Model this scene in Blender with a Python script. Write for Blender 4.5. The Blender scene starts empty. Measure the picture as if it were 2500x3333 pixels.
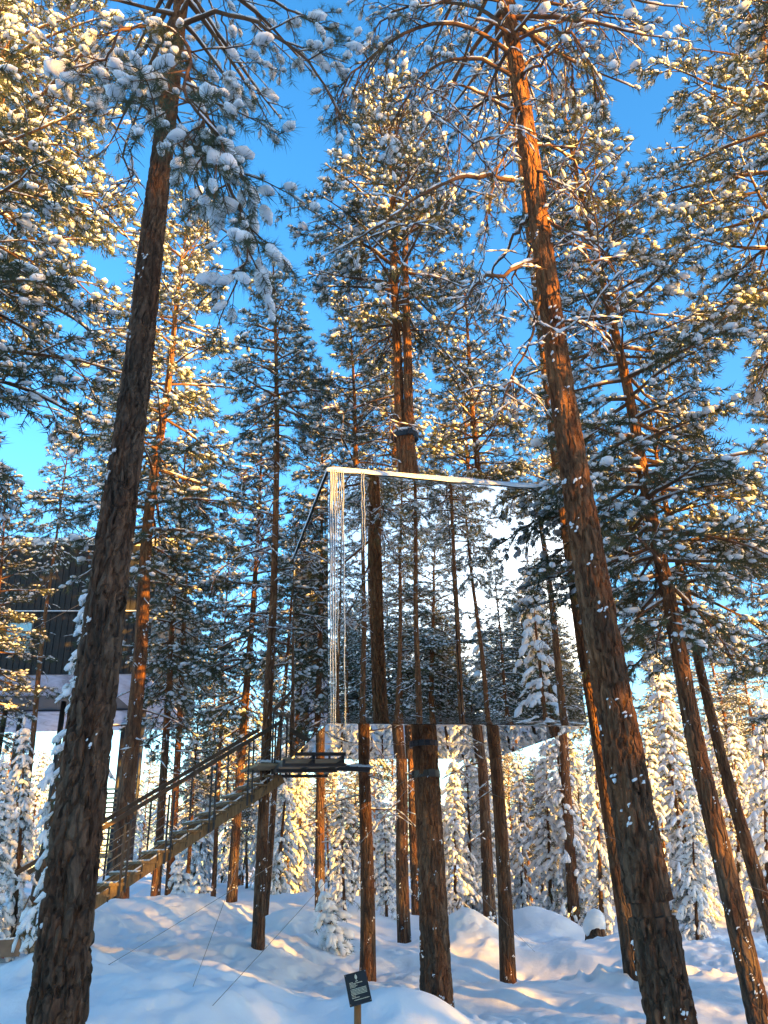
import bpy, math, random
import numpy as np
from mathutils import Vector, Matrix

# ------------------------------------------------------------------ camera
SC = bpy.context.scene
COL = SC.collection
EYE = np.array([0.0, 0.0, 1.6])
FPX, PITCH, ROLL = 2550.0, math.radians(24.16), math.radians(-1.848)
_F = np.array([0, math.cos(PITCH), math.sin(PITCH)])
_U = np.array([0, -math.sin(PITCH), math.cos(PITCH)])
_R = np.array([1.0, 0, 0])
CR = math.cos(ROLL) * _R + math.sin(ROLL) * _U
CU = -math.sin(ROLL) * _R + math.cos(ROLL) * _U
cam = bpy.data.cameras.new('camera')
cam.sensor_fit = 'VERTICAL'
cam.sensor_height = 24.0
cam.lens = FPX / 3333.0 * 24.0
cam.clip_end = 2000
cam_o = bpy.data.objects.new('camera', cam)
COL.objects.link(cam_o)
M = Matrix.Identity(4)
for i in range(3):
    M[i][0], M[i][1], M[i][2], M[i][3] = CR[i], CU[i], -_F[i], EYE[i]
cam_o.matrix_world = M
SC.camera = cam_o


def pt(px, py, y):
    """photo pixel (2500x3333) -> point on the plane at forward distance y"""
    d = _F + CR * (px - 1250) / FPX + CU * (1666.5 - py) / FPX
    return EYE + d * (y / d[1])


def ps(px, py, y):
    """the same for the 1659-wide preview coordinates"""
    return pt(px * 1.50693, py * 1.50693, y)


# ------------------------------------------------------------------ light
SUN_AZ, SUN_EL = math.radians(130), math.radians(10.0)
world = bpy.data.worlds.new('World')
SC.world = world
world.use_nodes = True
wn = world.node_tree
sky = wn.nodes.new('ShaderNodeTexSky')
sky.sky_type = 'NISHITA'
sky.sun_disc = False
sky.sun_elevation = SUN_EL
sky.sun_rotation = SUN_AZ
sky.altitude = 100
sky.air_density = 1.0
sky.dust_density = 0.6
sky.ozone_density = 2.0
hs = wn.nodes.new('ShaderNodeHueSaturation')
hs.inputs['Saturation'].default_value = 1.32
wn.links.new(sky.outputs[0], hs.inputs['Color'])
wn.links.new(hs.outputs[0], wn.nodes['Background'].inputs[0])
wn.nodes['Background'].inputs[1].default_value = 0.15
sl = bpy.data.lights.new('sun', 'SUN')
sl.energy = 5.0
sl.angle = math.radians(0.6)
sl.color = (1.0, 0.50, 0.06)
so = bpy.data.objects.new('sun', sl)
SUN_DIR = Vector((math.sin(SUN_AZ) * math.cos(SUN_EL), math.cos(SUN_AZ) * math.cos(SUN_EL), math.sin(SUN_EL)))
so.rotation_euler = SUN_DIR.to_track_quat('Z', 'Y').to_euler()
so.location = (20, -30, 30)
COL.objects.link(so)
SC.view_settings.view_transform = 'Standard'
SC.view_settings.look = 'None'
SC.view_settings.exposure = 2.15
SC.view_settings.gamma = 1.0
SC.render.engine = 'CYCLES'
SC.cycles.caustics_reflective = False
SC.cycles.caustics_refractive = False
SC.cycles.max_bounces = 8
SC.cycles.diffuse_bounces = 3
SC.cycles.glossy_bounces = 4
SC.cycles.transparent_max_bounces = 4
SC.cycles.use_denoising = True

rnd = random.Random(7)
NR = np.random.default_rng(11)


# ------------------------------------------------------------------ materials
def new_mat(name):
    m = bpy.data.materials.new(name)
    m.use_nodes = True
    nt = m.node_tree
    return m, nt, nt.nodes['Principled BSDF']


def N(nt, typ, **kw):
    n = nt.nodes.new(typ)
    for k, v in kw.items():
        setattr(n, k, v)
    return n


def ramp(nt, stops):
    r = nt.nodes.new('ShaderNodeValToRGB')
    cr = r.color_ramp
    while len(cr.elements) > 1:
        cr.elements.remove(cr.elements[-1])
    cr.elements[0].position = stops[0][0]
    cr.elements[0].color = (*stops[0][1], 1)
    for p, c in stops[1:]:
        e = cr.elements.new(p)
        e.color = (*c, 1)
    return r


def objcoord(nt, scale=(1, 1, 1)):
    tc = N(nt, 'ShaderNodeTexCoord')
    mp = N(nt, 'ShaderNodeMapping')
    mp.inputs['Scale'].default_value = scale
    nt.links.new(tc.outputs['Object'], mp.inputs[0])
    return tc, mp


def noise(nt, vec, scale, detail=4, rough=0.55):
    n = N(nt, 'ShaderNodeTexNoise')
    n.inputs['Scale'].default_value = scale
    n.inputs['Detail'].default_value = detail
    n.inputs['Roughness'].default_value = rough
    if vec is not None:
        nt.links.new(vec, n.inputs['Vector'])
    return n


def mat_noise(name, c1, c2, scale=8, rough=0.7, spec=0.3, bump=0.0, bscale=30, stretch=(1, 1, 1), metallic=0.0):
    m, nt, b = new_mat(name)
    tc, mp = objcoord(nt, stretch)
    n = noise(nt, mp.outputs[0], scale)
    r = ramp(nt, [(0.3, c1), (0.7, c2)])
    nt.links.new(n.outputs['Fac'], r.inputs[0])
    nt.links.new(r.outputs[0], b.inputs['Base Color'])
    b.inputs['Roughness'].default_value = rough
    b.inputs['Specular IOR Level'].default_value = spec
    b.inputs['Metallic'].default_value = metallic
    if bump:
        n2 = noise(nt, mp.outputs[0], bscale, 5)
        bm = N(nt, 'ShaderNodeBump')
        bm.inputs['Strength'].default_value = bump
        bm.inputs['Distance'].default_value = 0.02
        nt.links.new(n2.outputs['Fac'], bm.inputs['Height'])
        nt.links.new(bm.outputs[0], b.inputs['Normal'])
    return m


def make_snow(name, bump=0.35, scale=9):
    m, nt, b = new_mat(name)
    b.inputs['Base Color'].default_value = (0.86, 0.87, 0.89, 1)
    b.inputs['Roughness'].default_value = 0.75
    b.inputs['Specular IOR Level'].default_value = 0.25
    if bump:
        tc, mp = objcoord(nt)
        n2 = noise(nt, mp.outputs[0], scale, 6, 0.65)
        bm = N(nt, 'ShaderNodeBump')
        bm.inputs['Strength'].default_value = bump
        bm.inputs['Distance'].default_value = 0.03
        nt.links.new(n2.outputs['Fac'], bm.inputs['Height'])
        nt.links.new(bm.outputs[0], b.inputs['Normal'])
    return m


M_GROUND = make_snow('ground_snow', 0.5, 7)
M_SNOW = make_snow('snow', 0.0)


def make_bark(name='pine_bark', z0=3.5, z1=10.5, rustiness=0.85):
    m, nt, b = new_mat(name)
    tc, mp = objcoord(nt, (1, 1, 0.22))
    # warp
    nz = noise(nt, tc.outputs['Object'], 3.0, 3)
    vm = N(nt, 'ShaderNodeVectorMath', operation='MULTIPLY_ADD')
    vm.inputs[1].default_value = (0.12, 0.12, 0.12)
    nt.links.new(nz.outputs['Color'], vm.inputs[0])
    nt.links.new(mp.outputs[0], vm.inputs[2])
    vo = N(nt, 'ShaderNodeTexVoronoi', feature='DISTANCE_TO_EDGE')
    vo.inputs['Scale'].default_value = 13
    nt.links.new(vm.outputs[0], vo.inputs['Vector'])
    vc = N(nt, 'ShaderNodeTexVoronoi', feature='F1')
    vc.inputs['Scale'].default_value = 13
    nt.links.new(vm.outputs[0], vc.inputs['Vector'])
    n1 = noise(nt, mp.outputs[0], 26, 6, 0.7)
    n0 = noise(nt, tc.outputs['Object'], 2.2, 3)
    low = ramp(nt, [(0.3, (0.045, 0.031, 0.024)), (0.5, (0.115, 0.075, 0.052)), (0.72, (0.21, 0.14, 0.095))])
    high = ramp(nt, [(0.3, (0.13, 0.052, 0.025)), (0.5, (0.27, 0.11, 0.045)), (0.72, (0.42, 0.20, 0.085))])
    mixn = N(nt, 'ShaderNodeMix')
    mixn.inputs[0].default_value = 0.22
    nt.links.new(n1.outputs['Fac'], mixn.inputs['A'])
    sep = N(nt, 'ShaderNodeSeparateColor')
    nt.links.new(vc.outputs['Color'], sep.inputs[0])
    nt.links.new(sep.outputs[0], mixn.inputs['B'])
    nt.links.new(mixn.outputs[0], low.inputs[0])
    nt.links.new(mixn.outputs[0], high.inputs[0])
    sx = N(nt, 'ShaderNodeSeparateXYZ')
    nt.links.new(tc.outputs['Object'], sx.inputs[0])
    # height + patchiness -> orange upper bark
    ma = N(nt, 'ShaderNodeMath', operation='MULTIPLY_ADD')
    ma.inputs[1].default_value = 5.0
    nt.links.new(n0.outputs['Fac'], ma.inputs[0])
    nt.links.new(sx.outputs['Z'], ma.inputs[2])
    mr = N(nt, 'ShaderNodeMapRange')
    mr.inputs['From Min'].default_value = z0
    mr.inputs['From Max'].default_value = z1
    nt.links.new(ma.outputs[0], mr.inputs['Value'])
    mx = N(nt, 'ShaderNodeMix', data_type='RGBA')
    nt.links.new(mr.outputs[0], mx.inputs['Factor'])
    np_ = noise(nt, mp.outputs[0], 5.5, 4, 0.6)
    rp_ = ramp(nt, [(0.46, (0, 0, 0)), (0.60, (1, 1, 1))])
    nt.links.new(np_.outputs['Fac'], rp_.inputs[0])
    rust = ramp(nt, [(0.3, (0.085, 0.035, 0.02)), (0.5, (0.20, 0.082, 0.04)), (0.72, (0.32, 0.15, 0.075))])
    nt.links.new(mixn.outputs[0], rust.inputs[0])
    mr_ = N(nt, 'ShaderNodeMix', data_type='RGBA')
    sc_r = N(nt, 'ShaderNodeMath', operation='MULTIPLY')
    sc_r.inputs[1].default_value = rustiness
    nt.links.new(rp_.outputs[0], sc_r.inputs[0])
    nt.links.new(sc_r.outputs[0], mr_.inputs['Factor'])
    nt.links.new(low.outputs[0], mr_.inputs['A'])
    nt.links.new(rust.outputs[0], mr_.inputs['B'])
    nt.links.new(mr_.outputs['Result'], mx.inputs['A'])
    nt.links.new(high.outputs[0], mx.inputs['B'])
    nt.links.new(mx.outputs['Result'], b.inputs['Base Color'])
    b.inputs['Roughness'].default_value = 0.85
    b.inputs['Specular IOR Level'].default_value = 0.15
    # bump: plates + grain
    mr2 = N(nt, 'ShaderNodeMapRange')
    mr2.inputs['From Max'].default_value = 0.22
    nt.links.new(vo.outputs['Distance'], mr2.inputs['Value'])
    ad = N(nt, 'ShaderNodeMath', operation='MULTIPLY_ADD')
    ad.inputs[1].default_value = 0.6
    nt.links.new(n1.outputs['Fac'], ad.inputs[0])
    nt.links.new(mr2.outputs[0], ad.inputs[2])
    bm = N(nt, 'ShaderNodeBump')
    bm.inputs['Strength'].default_value = 1.0
    bm.inputs['Distance'].default_value = 0.05
    nt.links.new(ad.outputs[0], bm.inputs['Height'])
    nt.links.new(bm.outputs[0], b.inputs['Normal'])
    return m


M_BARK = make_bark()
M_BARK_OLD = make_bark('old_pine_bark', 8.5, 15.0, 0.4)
M_TWIG = mat_noise('twig_bark', (0.09, 0.05, 0.03), (0.22, 0.11, 0.055), 3, 0.85, 0.15)


def make_needles(name, c1, c2):
    m, nt, b = new_mat(name)
    tc, mp = objcoord(nt)
    n = noise(nt, mp.outputs[0], 1.7, 3)
    r = ramp(nt, [(0.3, c1), (0.7, c2)])
    nt.links.new(n.outputs['Fac'], r.inputs[0])
    nt.links.new(r.outputs[0], b.inputs['Base Color'])
    b.inputs['Roughness'].default_value = 0.6
    b.inputs['Specular IOR Level'].default_value = 0.25
    tr = N(nt, 'ShaderNodeBsdfTranslucent')
    nt.links.new(r.outputs[0], tr.inputs['Color'])
    mx = N(nt, 'ShaderNodeMixShader')
    mx.inputs[0].default_value = 0.3
    nt.links.new(b.outputs[0], mx.inputs[1])
    nt.links.new(tr.outputs[0], mx.inputs[2])
    nt.links.new(mx.outputs[0], nt.nodes['Material Output'].inputs['Surface'])
    return m


M_NEEDLE = make_needles('pine_needles', (0.07, 0.085, 0.045), (0.13, 0.14, 0.075))
M_SPRUCE = make_needles('spruce_needles', (0.05, 0.075, 0.04), (0.10, 0.13, 0.065))

M_STEEL = mat_noise('black_steel', (0.018, 0.018, 0.02), (0.035, 0.033, 0.033), 6, 0.5, 0.5)
M_WOOD = mat_noise('stair_timber', (0.13, 0.085, 0.045), (0.27, 0.185, 0.10), 5, 0.75, 0.2, 0.3, 40, (6, 6, 1))
M_RAIL = mat_noise('rail_timber', (0.07, 0.042, 0.026), (0.14, 0.085, 0.05), 5, 0.6, 0.3, 0.3, 40)
M_DECK = mat_noise('deck_timber', (0.26, 0.19, 0.11), (0.38, 0.28, 0.17), 4, 0.75, 0.2)
M_CHAR = mat_noise('charred_timber', (0.012, 0.011, 0.011), (0.04, 0.036, 0.033), 5, 0.65, 0.3, 0.4, 20, (8, 8, 0.4))
M_WIRE = mat_noise('galvanised_wire', (0.16, 0.15, 0.14), (0.3, 0.28, 0.25), 4, 0.45, 0.5, metallic=0.4)
M_RED = mat_noise('red_plastic', (0.5, 0.02, 0.03), (0.6, 0.035, 0.04), 4, 0.45, 0.5)
M_GREYWOOD = mat_noise('weathered_wood', (0.16, 0.11, 0.075), (0.28, 0.2, 0.14), 4, 0.8, 0.2)
M_POSTWOOD = mat_noise('post_wood', (0.26, 0.11, 0.04), (0.36, 0.17, 0.065), 6, 0.7, 0.25, 0.2, 40, (8, 8, 1))
M_SIGN = mat_noise('sign_face', (0.016, 0.013, 0.011), (0.024, 0.02, 0.017), 4, 0.45, 0.4)
M_PRINT = mat_noise('sign_print', (0.72, 0.62, 0.42), (0.78, 0.7, 0.5), 9, 0.6, 0.3)
M_GLASSW = None


def make_mirror():
    m, nt, b = new_mat('mirror_glass')
    b.inputs['Base Color'].default_value = (0.7, 0.72, 0.72, 1)
    b.inputs['Metallic'].default_value = 1.0
    b.inputs['Roughness'].default_value = 0.0
    tc, mp = objcoord(nt)
    n2 = noise(nt, mp.outputs[0], 1.3, 2)
    bm = N(nt, 'ShaderNodeBump')
    bm.inputs['Strength'].default_value = 0.012
    bm.inputs['Distance'].default_value = 0.02
    nt.links.new(n2.outputs['Fac'], bm.inputs['Height'])
    nt.links.new(bm.outputs[0], b.inputs['Normal'])
    return m


M_MIRROR = make_mirror()


def make_window():
    m, nt, b = new_mat('window_glass')
    b.inputs['Base Color'].default_value = (0.32, 0.33, 0.3, 1)
    b.inputs['Metallic'].default_value = 0.85
    b.inputs['Roughness'].default_value = 0.08
    return m


M_WINDOW = make_window()


def make_ice():
    m, nt, b = new_mat('ice')
    b.inputs['Base Color'].default_value = (0.72, 0.76, 0.8, 1)
    b.inputs['Roughness'].default_value = 0.12
    b.inputs['Transmission Weight'].default_value = 0.45
    b.inputs['IOR'].default_value = 1.31
    return m


M_ICE = make_ice()


def make_soffit():
    m, nt, b = new_mat('printed_soffit')
    tc, mp = objcoord(nt, (0.5, 0.12, 1))
    n0 = noise(nt, tc.outputs['Object'], 0.35, 4)
    vm = N(nt, 'ShaderNodeVectorMath', operation='MULTIPLY_ADD')
    vm.inputs[1].default_value = (1.4, 1.4, 0)
    nt.links.new(n0.outputs['Color'], vm.inputs[0])
    nt.links.new(mp.outputs[0], vm.inputs[2])
    n = noise(nt, vm.outputs[0], 2.6, 7, 0.7)
    r = ramp(nt, [(0.34, (0.22, 0.2, 0.23)), (0.48, (0.55, 0.52, 0.6)), (0.68, (0.74, 0.72, 0.8))])
    nt.links.new(n.outputs['Fac'], r.inputs[0])
    nt.links.new(r.outputs[0], b.inputs['Base Color'])
    b.inputs['Roughness'].default_value = 0.4
    return m


M_SOFFIT = make_soffit()

# ------------------------------------------------------------------ mesh building
_ico_v = None


def ico(sub):
    import bmesh
    bm = bmesh.new()
    bmesh.ops.create_icosphere(bm, subdivisions=sub, radius=1.0)
    bm.verts.ensure_lookup_table()
    v = np.array([x.co[:] for x in bm.verts])
    f = np.array([[q.index for q in fc.verts] for fc in bm.faces])
    bm.free()
    return v, f


ICO0 = ico(1)      # 12 verts, 20 tris
ICO1 = ico(2)      # 42 verts, 80 tris
OCT = (np.array([[1, 0, 0], [-1, 0, 0], [0, 1, 0], [0, -1, 0], [0, 0, 1], [0, 0, -1.0]]), np.array([[0, 2, 4], [2, 1, 4], [1, 3, 4], [3, 0, 4], [2, 0, 5], [1, 2, 5], [3, 1, 5], [0, 3, 5]]))


def frames(d):
    d = d / np.maximum(np.linalg.norm(d, axis=1, keepdims=True), 1e-9)
    up = np.tile(np.array([0, 0, 1.0]), (len(d), 1))
    bad = np.abs(d[:, 2]) > 0.95
    up[bad] = [1.0, 0, 0]
    s = np.cross(d, up)
    s /= np.maximum(np.linalg.norm(s, axis=1, keepdims=True), 1e-9)
    u = np.cross(s, d)
    return d, s, u


class MB:
    def __init__(self):
        self.v, self.f, self.n = [], [], 0

    def add(self, v, f):
        v = np.asarray(v, float).reshape(-1, 3)
        f = np.asarray(f, int).reshape(-1, 3)
        self.v.append(v)
        self.f.append(f + self.n)
        self.n += len(v)

    def segs(self, P0, P1, R0, R1, k=4):
        P0, P1 = np.asarray(P0), np.asarray(P1)
        if len(P0) == 0:
            return
        R0, R1 = np.asarray(R0), np.asarray(R1)
        d, s, u = frames(P1 - P0)
        a = np.arange(k) * 2 * math.pi / k
        ring = s[:, None, :] * np.cos(a)[None, :, None] + u[:, None, :] * np.sin(a)[None, :, None]
        V = np.concatenate([P0[:, None] + ring * R0[:, None, None], P1[:, None] + ring * R1[:, None, None]], 1)
        i = np.arange(k)
        j = (i + 1) % k
        T = np.concatenate([np.stack([i, j, k + j], 1), np.stack([i, k + j, k + i], 1)])
        F = (np.arange(len(P0)) * 2 * k)[:, None, None] + T[None]
        self.add(V, F)

    def poly(self, pts, rad, k=6, cap=True):
        pts = np.asarray(pts, float)
        rad = np.asarray(rad, float) * np.ones(len(pts))
        t = np.gradient(pts, axis=0)
        d, s, u = frames(t)
        a = np.arange(k) * 2 * math.pi / k
        V = pts[:, None] + (s[:, None, :] * np.cos(a)[None, :, None] + u[:, None, :] * np.sin(a)[None, :, None]) * rad[:, None, None]
        n = len(pts)
        i = np.arange(k)
        j = (i + 1) % k
        T = np.concatenate([np.stack([i, j, k + j], 1), np.stack([i, k + j, k + i], 1)])
        F = ((np.arange(n - 1) * k)[:, None, None] + T[None]).reshape(-1, 3)
        V = V.reshape(-1, 3)
        if cap:
            V = np.concatenate([V, pts[:1], pts[-1:]])
            c0, c1 = n * k, n * k + 1
            F = np.concatenate([F, np.stack([j, i, np.full(k, c0)], 1), np.stack([(n - 1) * k + i, (n - 1) * k + j, np.full(k, c1)], 1)])
        self.add(V, F)

    def tufts(self, P, D, L, n, w, rng):
        """bottle-brush needle tufts: n thin triangles round each twig end"""
        P, D = np.asarray(P), np.asarray(D)
        m = len(P)
        if m == 0:
            return
        L = np.asarray(L) * np.ones(m)
        d, s, u = frames(D)
        a = rng.uniform(0, 2 * math.pi, (m, n))
        t = rng.uniform(-0.9, 0.5, (m, n))
        rad = s[:, None] * np.cos(a)[..., None] + u[:, None] * np.sin(a)[..., None]
        fw = rng.uniform(0.35, 1.0, (m, n))[..., None]
        nd = d[:, None] * fw + rad * 0.85
        nd /= np.linalg.norm(nd, axis=2, keepdims=True)
        base = P[:, None] + d[:, None] * (t * L[:, None])[..., None]
        tip = base + nd * (L[:, None] * rng.uniform(0.7, 1.1, (m, n)))[..., None]
        side = np.cross(nd, rng.normal(size=(m, n, 3)))
        side /= np.maximum(np.linalg.norm(side, axis=2, keepdims=True), 1e-6)
        W = side * w
        V = np.stack([base - W, base + W, tip], 2)
        self.add(V.reshape(-1, 3), np.arange(m * n * 3).reshape(-1, 3))

    def blobs(self, P, D, A, B, C, rng, tmpl=ICO0, jit=0.18):
        """ellipsoids: half-axes A along D, B across, C up"""
        P, D = np.asarray(P), np.asarray(D)
        m = len(P)
        if m == 0:
            return
        v, f = tmpl
        d, s, u = frames(D)
        o = np.ones(m)
        A, B, C = A * o, B * o, C * o
        q = v[None] * (1 + rng.uniform(-jit, jit, (m, len(v)))[..., None])
        V = P[:, None] + d[:, None] * (q[..., 0] * A[:, None])[..., None] + s[:, None] * (q[..., 1] * B[:, None])[..., None] + u[:, None] * (q[..., 2] * C[:, None])[..., None]
        F = (np.arange(m) * len(v))[:, None, None] + f[None]
        self.add(V.reshape(-1, 3), F.reshape(-1, 3))

    def box(self, c, ax, ay, az):
        """box from centre and three half-axis vectors"""
        c, ax, ay, az = map(np.asarray, (c, ax, ay, az))
        V = [c + sx * ax + sy * ay + sz * az for sx in (-1, 1) for sy in (-1, 1) for sz in (-1, 1)]
        F = [(0, 1, 3), (0, 3, 2), (4, 6, 7), (4, 7, 5), (0, 4, 5), (0, 5, 1), (2, 3, 7), (2, 7, 6), (0, 2, 6), (0, 6, 4), (1, 5, 7), (1, 7, 3)]
        self.add(V, F)

    def beam(self, p0, p1, w, h, up=(0, 0, 1)):
        p0, p1 = np.asarray(p0, float), np.asarray(p1, float)
        d = p1 - p0
        L = np.linalg.norm(d)
        d = d / L
        s = np.cross(d, up)
        s /= np.linalg.norm(s)
        u = np.cross(s, d)
        self.box((p0 + p1) / 2, d * L / 2, s * w / 2, u * h / 2)

    def mesh(self, name, mat, smooth=True):
        me = bpy.data.meshes.new(name)
        V = np.concatenate(self.v) if self.v else np.zeros((0, 3))
        F = np.concatenate(self.f) if self.f else np.zeros((0, 3), int)
        me.vertices.add(len(V))
        me.vertices.foreach_set('co', V.astype(np.float32).ravel())
        me.loops.add(len(F) * 3)
        me.loops.foreach_set('vertex_index', F.astype(np.int32).ravel())
        me.polygons.add(len(F))
        me.polygons.foreach_set('loop_start', np.arange(0, len(F) * 3, 3, dtype=np.int32))
        me.polygons.foreach_set('use_smooth', np.full(len(F), smooth))
        me.update(calc_edges=True)
        me.materials.append(mat)
        return me

    def shift(self, off):
        self.v = [a - np.asarray(off) for a in self.v]
        return self


def obj(name, me, parent=None, kind=None):
    o = bpy.data.objects.new(name, me)
    COL.objects.link(o)
    if parent is not None:
        o.parent = parent
    if kind:
        o['kind'] = kind
    return o


def tag(o, label, cat, group=None):
    o['label'] = label
    o['category'] = cat
    if group:
        o['group'] = group
    return o


def thing(name, label, cat, loc=(0, 0, 0), group=None):
    o = bpy.data.objects.new(name, None)
    COL.objects.link(o)
    o.location = loc
    o.empty_display_size = 0.2
    return tag(o, label, cat, group)


# ------------------------------------------------------------------ ground
def vnoise(x, y, seed=0):
    xi, yi = np.floor(x).astype(int), np.floor(y).astype(int)
    xf, yf = x - xi, y - yi
    u, v = xf * xf * (3 - 2 * xf), yf * yf * (3 - 2 * yf)

    def h(a, b):
        n = (a * 374761393 + b * 668265263 + seed * 974634777) & 0xffffffff
        n = ((n ^ (n >> 13)) * 1274126177) & 0xffffffff
        return ((n ^ (n >> 16)) & 0xffff) / 65535.0
    return (h(xi, yi) * (1 - u) + h(xi + 1, yi) * u) * (1 - v) + (h(xi, yi + 1) * (1 - u) + h(xi + 1, yi + 1) * u) * v


ANCH = [pt(1437, 3321, 13.55), pt(1195, 3168, 17.2), pt(836, 3150, 17.0), pt(1659, 3195, 17.5), pt(1310, 3090, 21.5),
        pt(755, 2960, 25), pt(385, 2945, 24), pt(500, 2930, 27), pt(1990, 3040, 27), pt(2300, 3060, 25), pt(104, 3105, 14.4),
        pt(1500, 3010, 32), pt(1000, 2905, 30), pt(60, 2960, 26), pt(2060, 3125, 17.5), pt(300, 3200, 11),
        np.array([0, 0, 0.0]), np.array([-5, 0, 0.1]), np.array([5, 0, 0]), np.array([0, 6, -0.25]), np.array([0, -8, 0]), np.array([5, 8, -0.5]), np.array([6, 13, -0.6]),
        np.array([-12, -8, 0.4]), np.array([12, -8, -0.2]), np.array([0, -25, 0]), np.array([25, -25, -0.3]), np.array([-15, 40, 1.4]), np.array([10, 45, -0.3]), np.array([30, 35, -0.6]),
        np.array([-30, 30, 1.5]), np.array([-30, 0, 0.8]), np.array([30, 0, -0.4]), np.array([0, 90, 0.5]), np.array([40, 90, 0]), np.array([-40, 90, 1.5])]
ANCH = np.array(ANCH)
# snow mounds: pixel of the crest, distance, height, radius
MOUNDS = [(1310, 3205, 10.6, 0.48, 0.75), (965, 2925, 21.5, 0.65, 1.25), (1510, 3075, 21, 0.75, 0.9), (1716, 3040, 24.5, 0.42, 1.1), (1830, 3055, 24, 0.38, 1.2),
          (1640, 3120, 19.5, 0.25, 1.2), (620, 2975, 23, 0.35, 1.4), (250, 3010, 20, 0.5, 1.4), (150, 3150, 10.5, 0.35, 0.8), (430, 3150, 12, 0.22, 1.0), (760, 3290, 10.2, 0.25, 0.8),
          (640, 3090, 17, 0.3, 1.1), (900, 3060, 19, 0.22, 0.9), (2050, 3110, 20, 0.3, 1.0), (2300, 3130, 18, 0.25, 1.2), (1130, 3060, 21, 0.3, 0.9), (60, 3000, 17, 0.5, 1.5)]
MXY = [(pt(a, b, y)[0], y, h, r) for a, b, y, h, r in MOUNDS]
FOOT = [(NR.uniform(-6, 9), NR.uniform(9.5, 22), NR.uniform(0.07, 0.14), NR.uniform(0.03, 0.07)) for _ in range(260)]
# trodden trail crossing in front of the cube, and the one by the stair
for k in range(70):
    t = k / 70
    FOOT.append((-6 + 13 * t + NR.normal() * 0.12, 12.6 - 1.2 * t + 0.5 * math.sin(t * 9) + NR.normal() * 0.16, 0.13, 0.09))
    FOOT.append((-0.5 + 9 * t + NR.normal() * 0.14, 17.6 - 1.8 * t + NR.normal() * 0.18, 0.13, 0.07))


def gz(x, y, fine=True):
    x, y = np.asarray(x, float), np.asarray(y, float)
    num = np.zeros_like(x)
    den = np.zeros_like(x)
    for a in ANCH:
        w = 1.0 / ((x - a[0]) ** 2 + (y - a[1]) ** 2 + 0.7) ** 1.5
        num += w * a[2]
        den += w
    z = num / den
    for mx, my, h, r in MXY:
        z = z + h * np.exp(-((x - mx) ** 2 + (y - my) ** 2) / (r * r))
    if fine:
        z = z + 0.34 * (vnoise(x * 0.28 + 3, y * 0.4, 1) - 0.5) + 0.26 * (vnoise(x * 0.75, y * 1.15 + x * 0.4, 2) - 0.5) + 0.12 * (vnoise(x * 1.6 + 5, y * 1.9 - x * 0.6, 4) - 0.5) + 0.05 * (vnoise(x * 2.3, y * 2.3, 3) - 0.5)
        rough = np.clip(vnoise(x * 0.4 + 9, y * 0.6, 5) * 2.4 - 0.8, 0, 1)
        z = z + rough * (0.11 * (vnoise(x * 4.5, y * 4.5, 6) - 0.5) + 0.07 * (vnoise(x * 9, y * 9, 8) - 0.5))
        z = z + 0.02 * (vnoise(x * 7, y * 7, 7) - 0.5)
    return z


def gz1(x, y):
    return float(gz(np.array([x]), np.array([y]))[0])


def build_ground():
    def axis(lo, hi, f0, f1, st):
        a = list(np.arange(f0, f1, st))
        s, x = st, f0
        left = []
        while x > lo:
            s *= 1.22
            x -= s
            left.append(x)
        s, x = st, a[-1]
        right = []
        while x < hi:
            s *= 1.22
            x += s
            right.append(x)
        return np.array(left[::-1] + a + right)
    xs = axis(-600, 600, -11.5, 11.5, 0.062)
    ys = axis(-600, 900, 8.6, 25.5, 0.062)
    X, Y = np.meshgrid(xs, ys)
    Z = gz(X, Y)
    for fx, fy, r, dpt in FOOT:
        i0, i1 = np.searchsorted(xs, [fx - 0.5, fx + 0.5])
        j0, j1 = np.searchsorted(ys, [fy - 0.5, fy + 0.5])
        sx, sy = X[j0:j1, i0:i1] - fx, Y[j0:j1, i0:i1] - fy
        q = (sx / r) ** 2 + (sy / (r * 1.3)) ** 2
        Z[j0:j1, i0:i1] += -dpt * np.exp(-q) + 0.35 * dpt * np.exp(-(np.sqrt(q) - 1.6) ** 2 * 3)
    R = np.sqrt(X ** 2 + Y ** 2)
    Z += np.clip((R - 120) / 500, 0, 1) * 4
    nx, ny = len(xs), len(ys)
    idx = np.arange(nx * ny).reshape(ny, nx)
    a, b, c, d = idx[:-1, :-1].ravel(), idx[:-1, 1:].ravel(), idx[1:, 1:].ravel(), idx[1:, :-1].ravel()
    mb = MB()
    mb.add(np.stack([X.ravel(), Y.ravel(), Z.ravel()], 1), np.concatenate([np.stack([a, b, c], 1), np.stack([a, c, d], 1)]))
    o = obj('ground', mb.mesh('ground', M_GROUND), kind='structure')
    return o


build_ground()


# ------------------------------------------------------------------ trees
def worley(u, v, seed):
    """F2-F1 on a jittered grid, periodic not needed"""
    ui, vi = np.floor(u).astype(int), np.floor(v).astype(int)
    f1 = np.full(u.shape, 9.0)
    f2 = np.full(u.shape, 9.0)
    for a in (-1, 0, 1):
        for b in (-1, 0, 1):
            n = ((ui + a) * 374761393 + (vi + b) * 668265263 + seed * 97463) & 0xffffffff
            n = ((n ^ (n >> 13)) * 1274126177) & 0xffffffff
            jx = (n & 0xff) / 255.0
            jy = ((n >> 8) & 0xff) / 255.0
            d = np.sqrt((ui + a + jx - u) ** 2 + (vi + b + jy - v) ** 2)
            f2 = np.where(d < f1, f1, np.minimum(f2, d))
            f1 = np.minimum(f1, d)
    return f2 - f1


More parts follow.
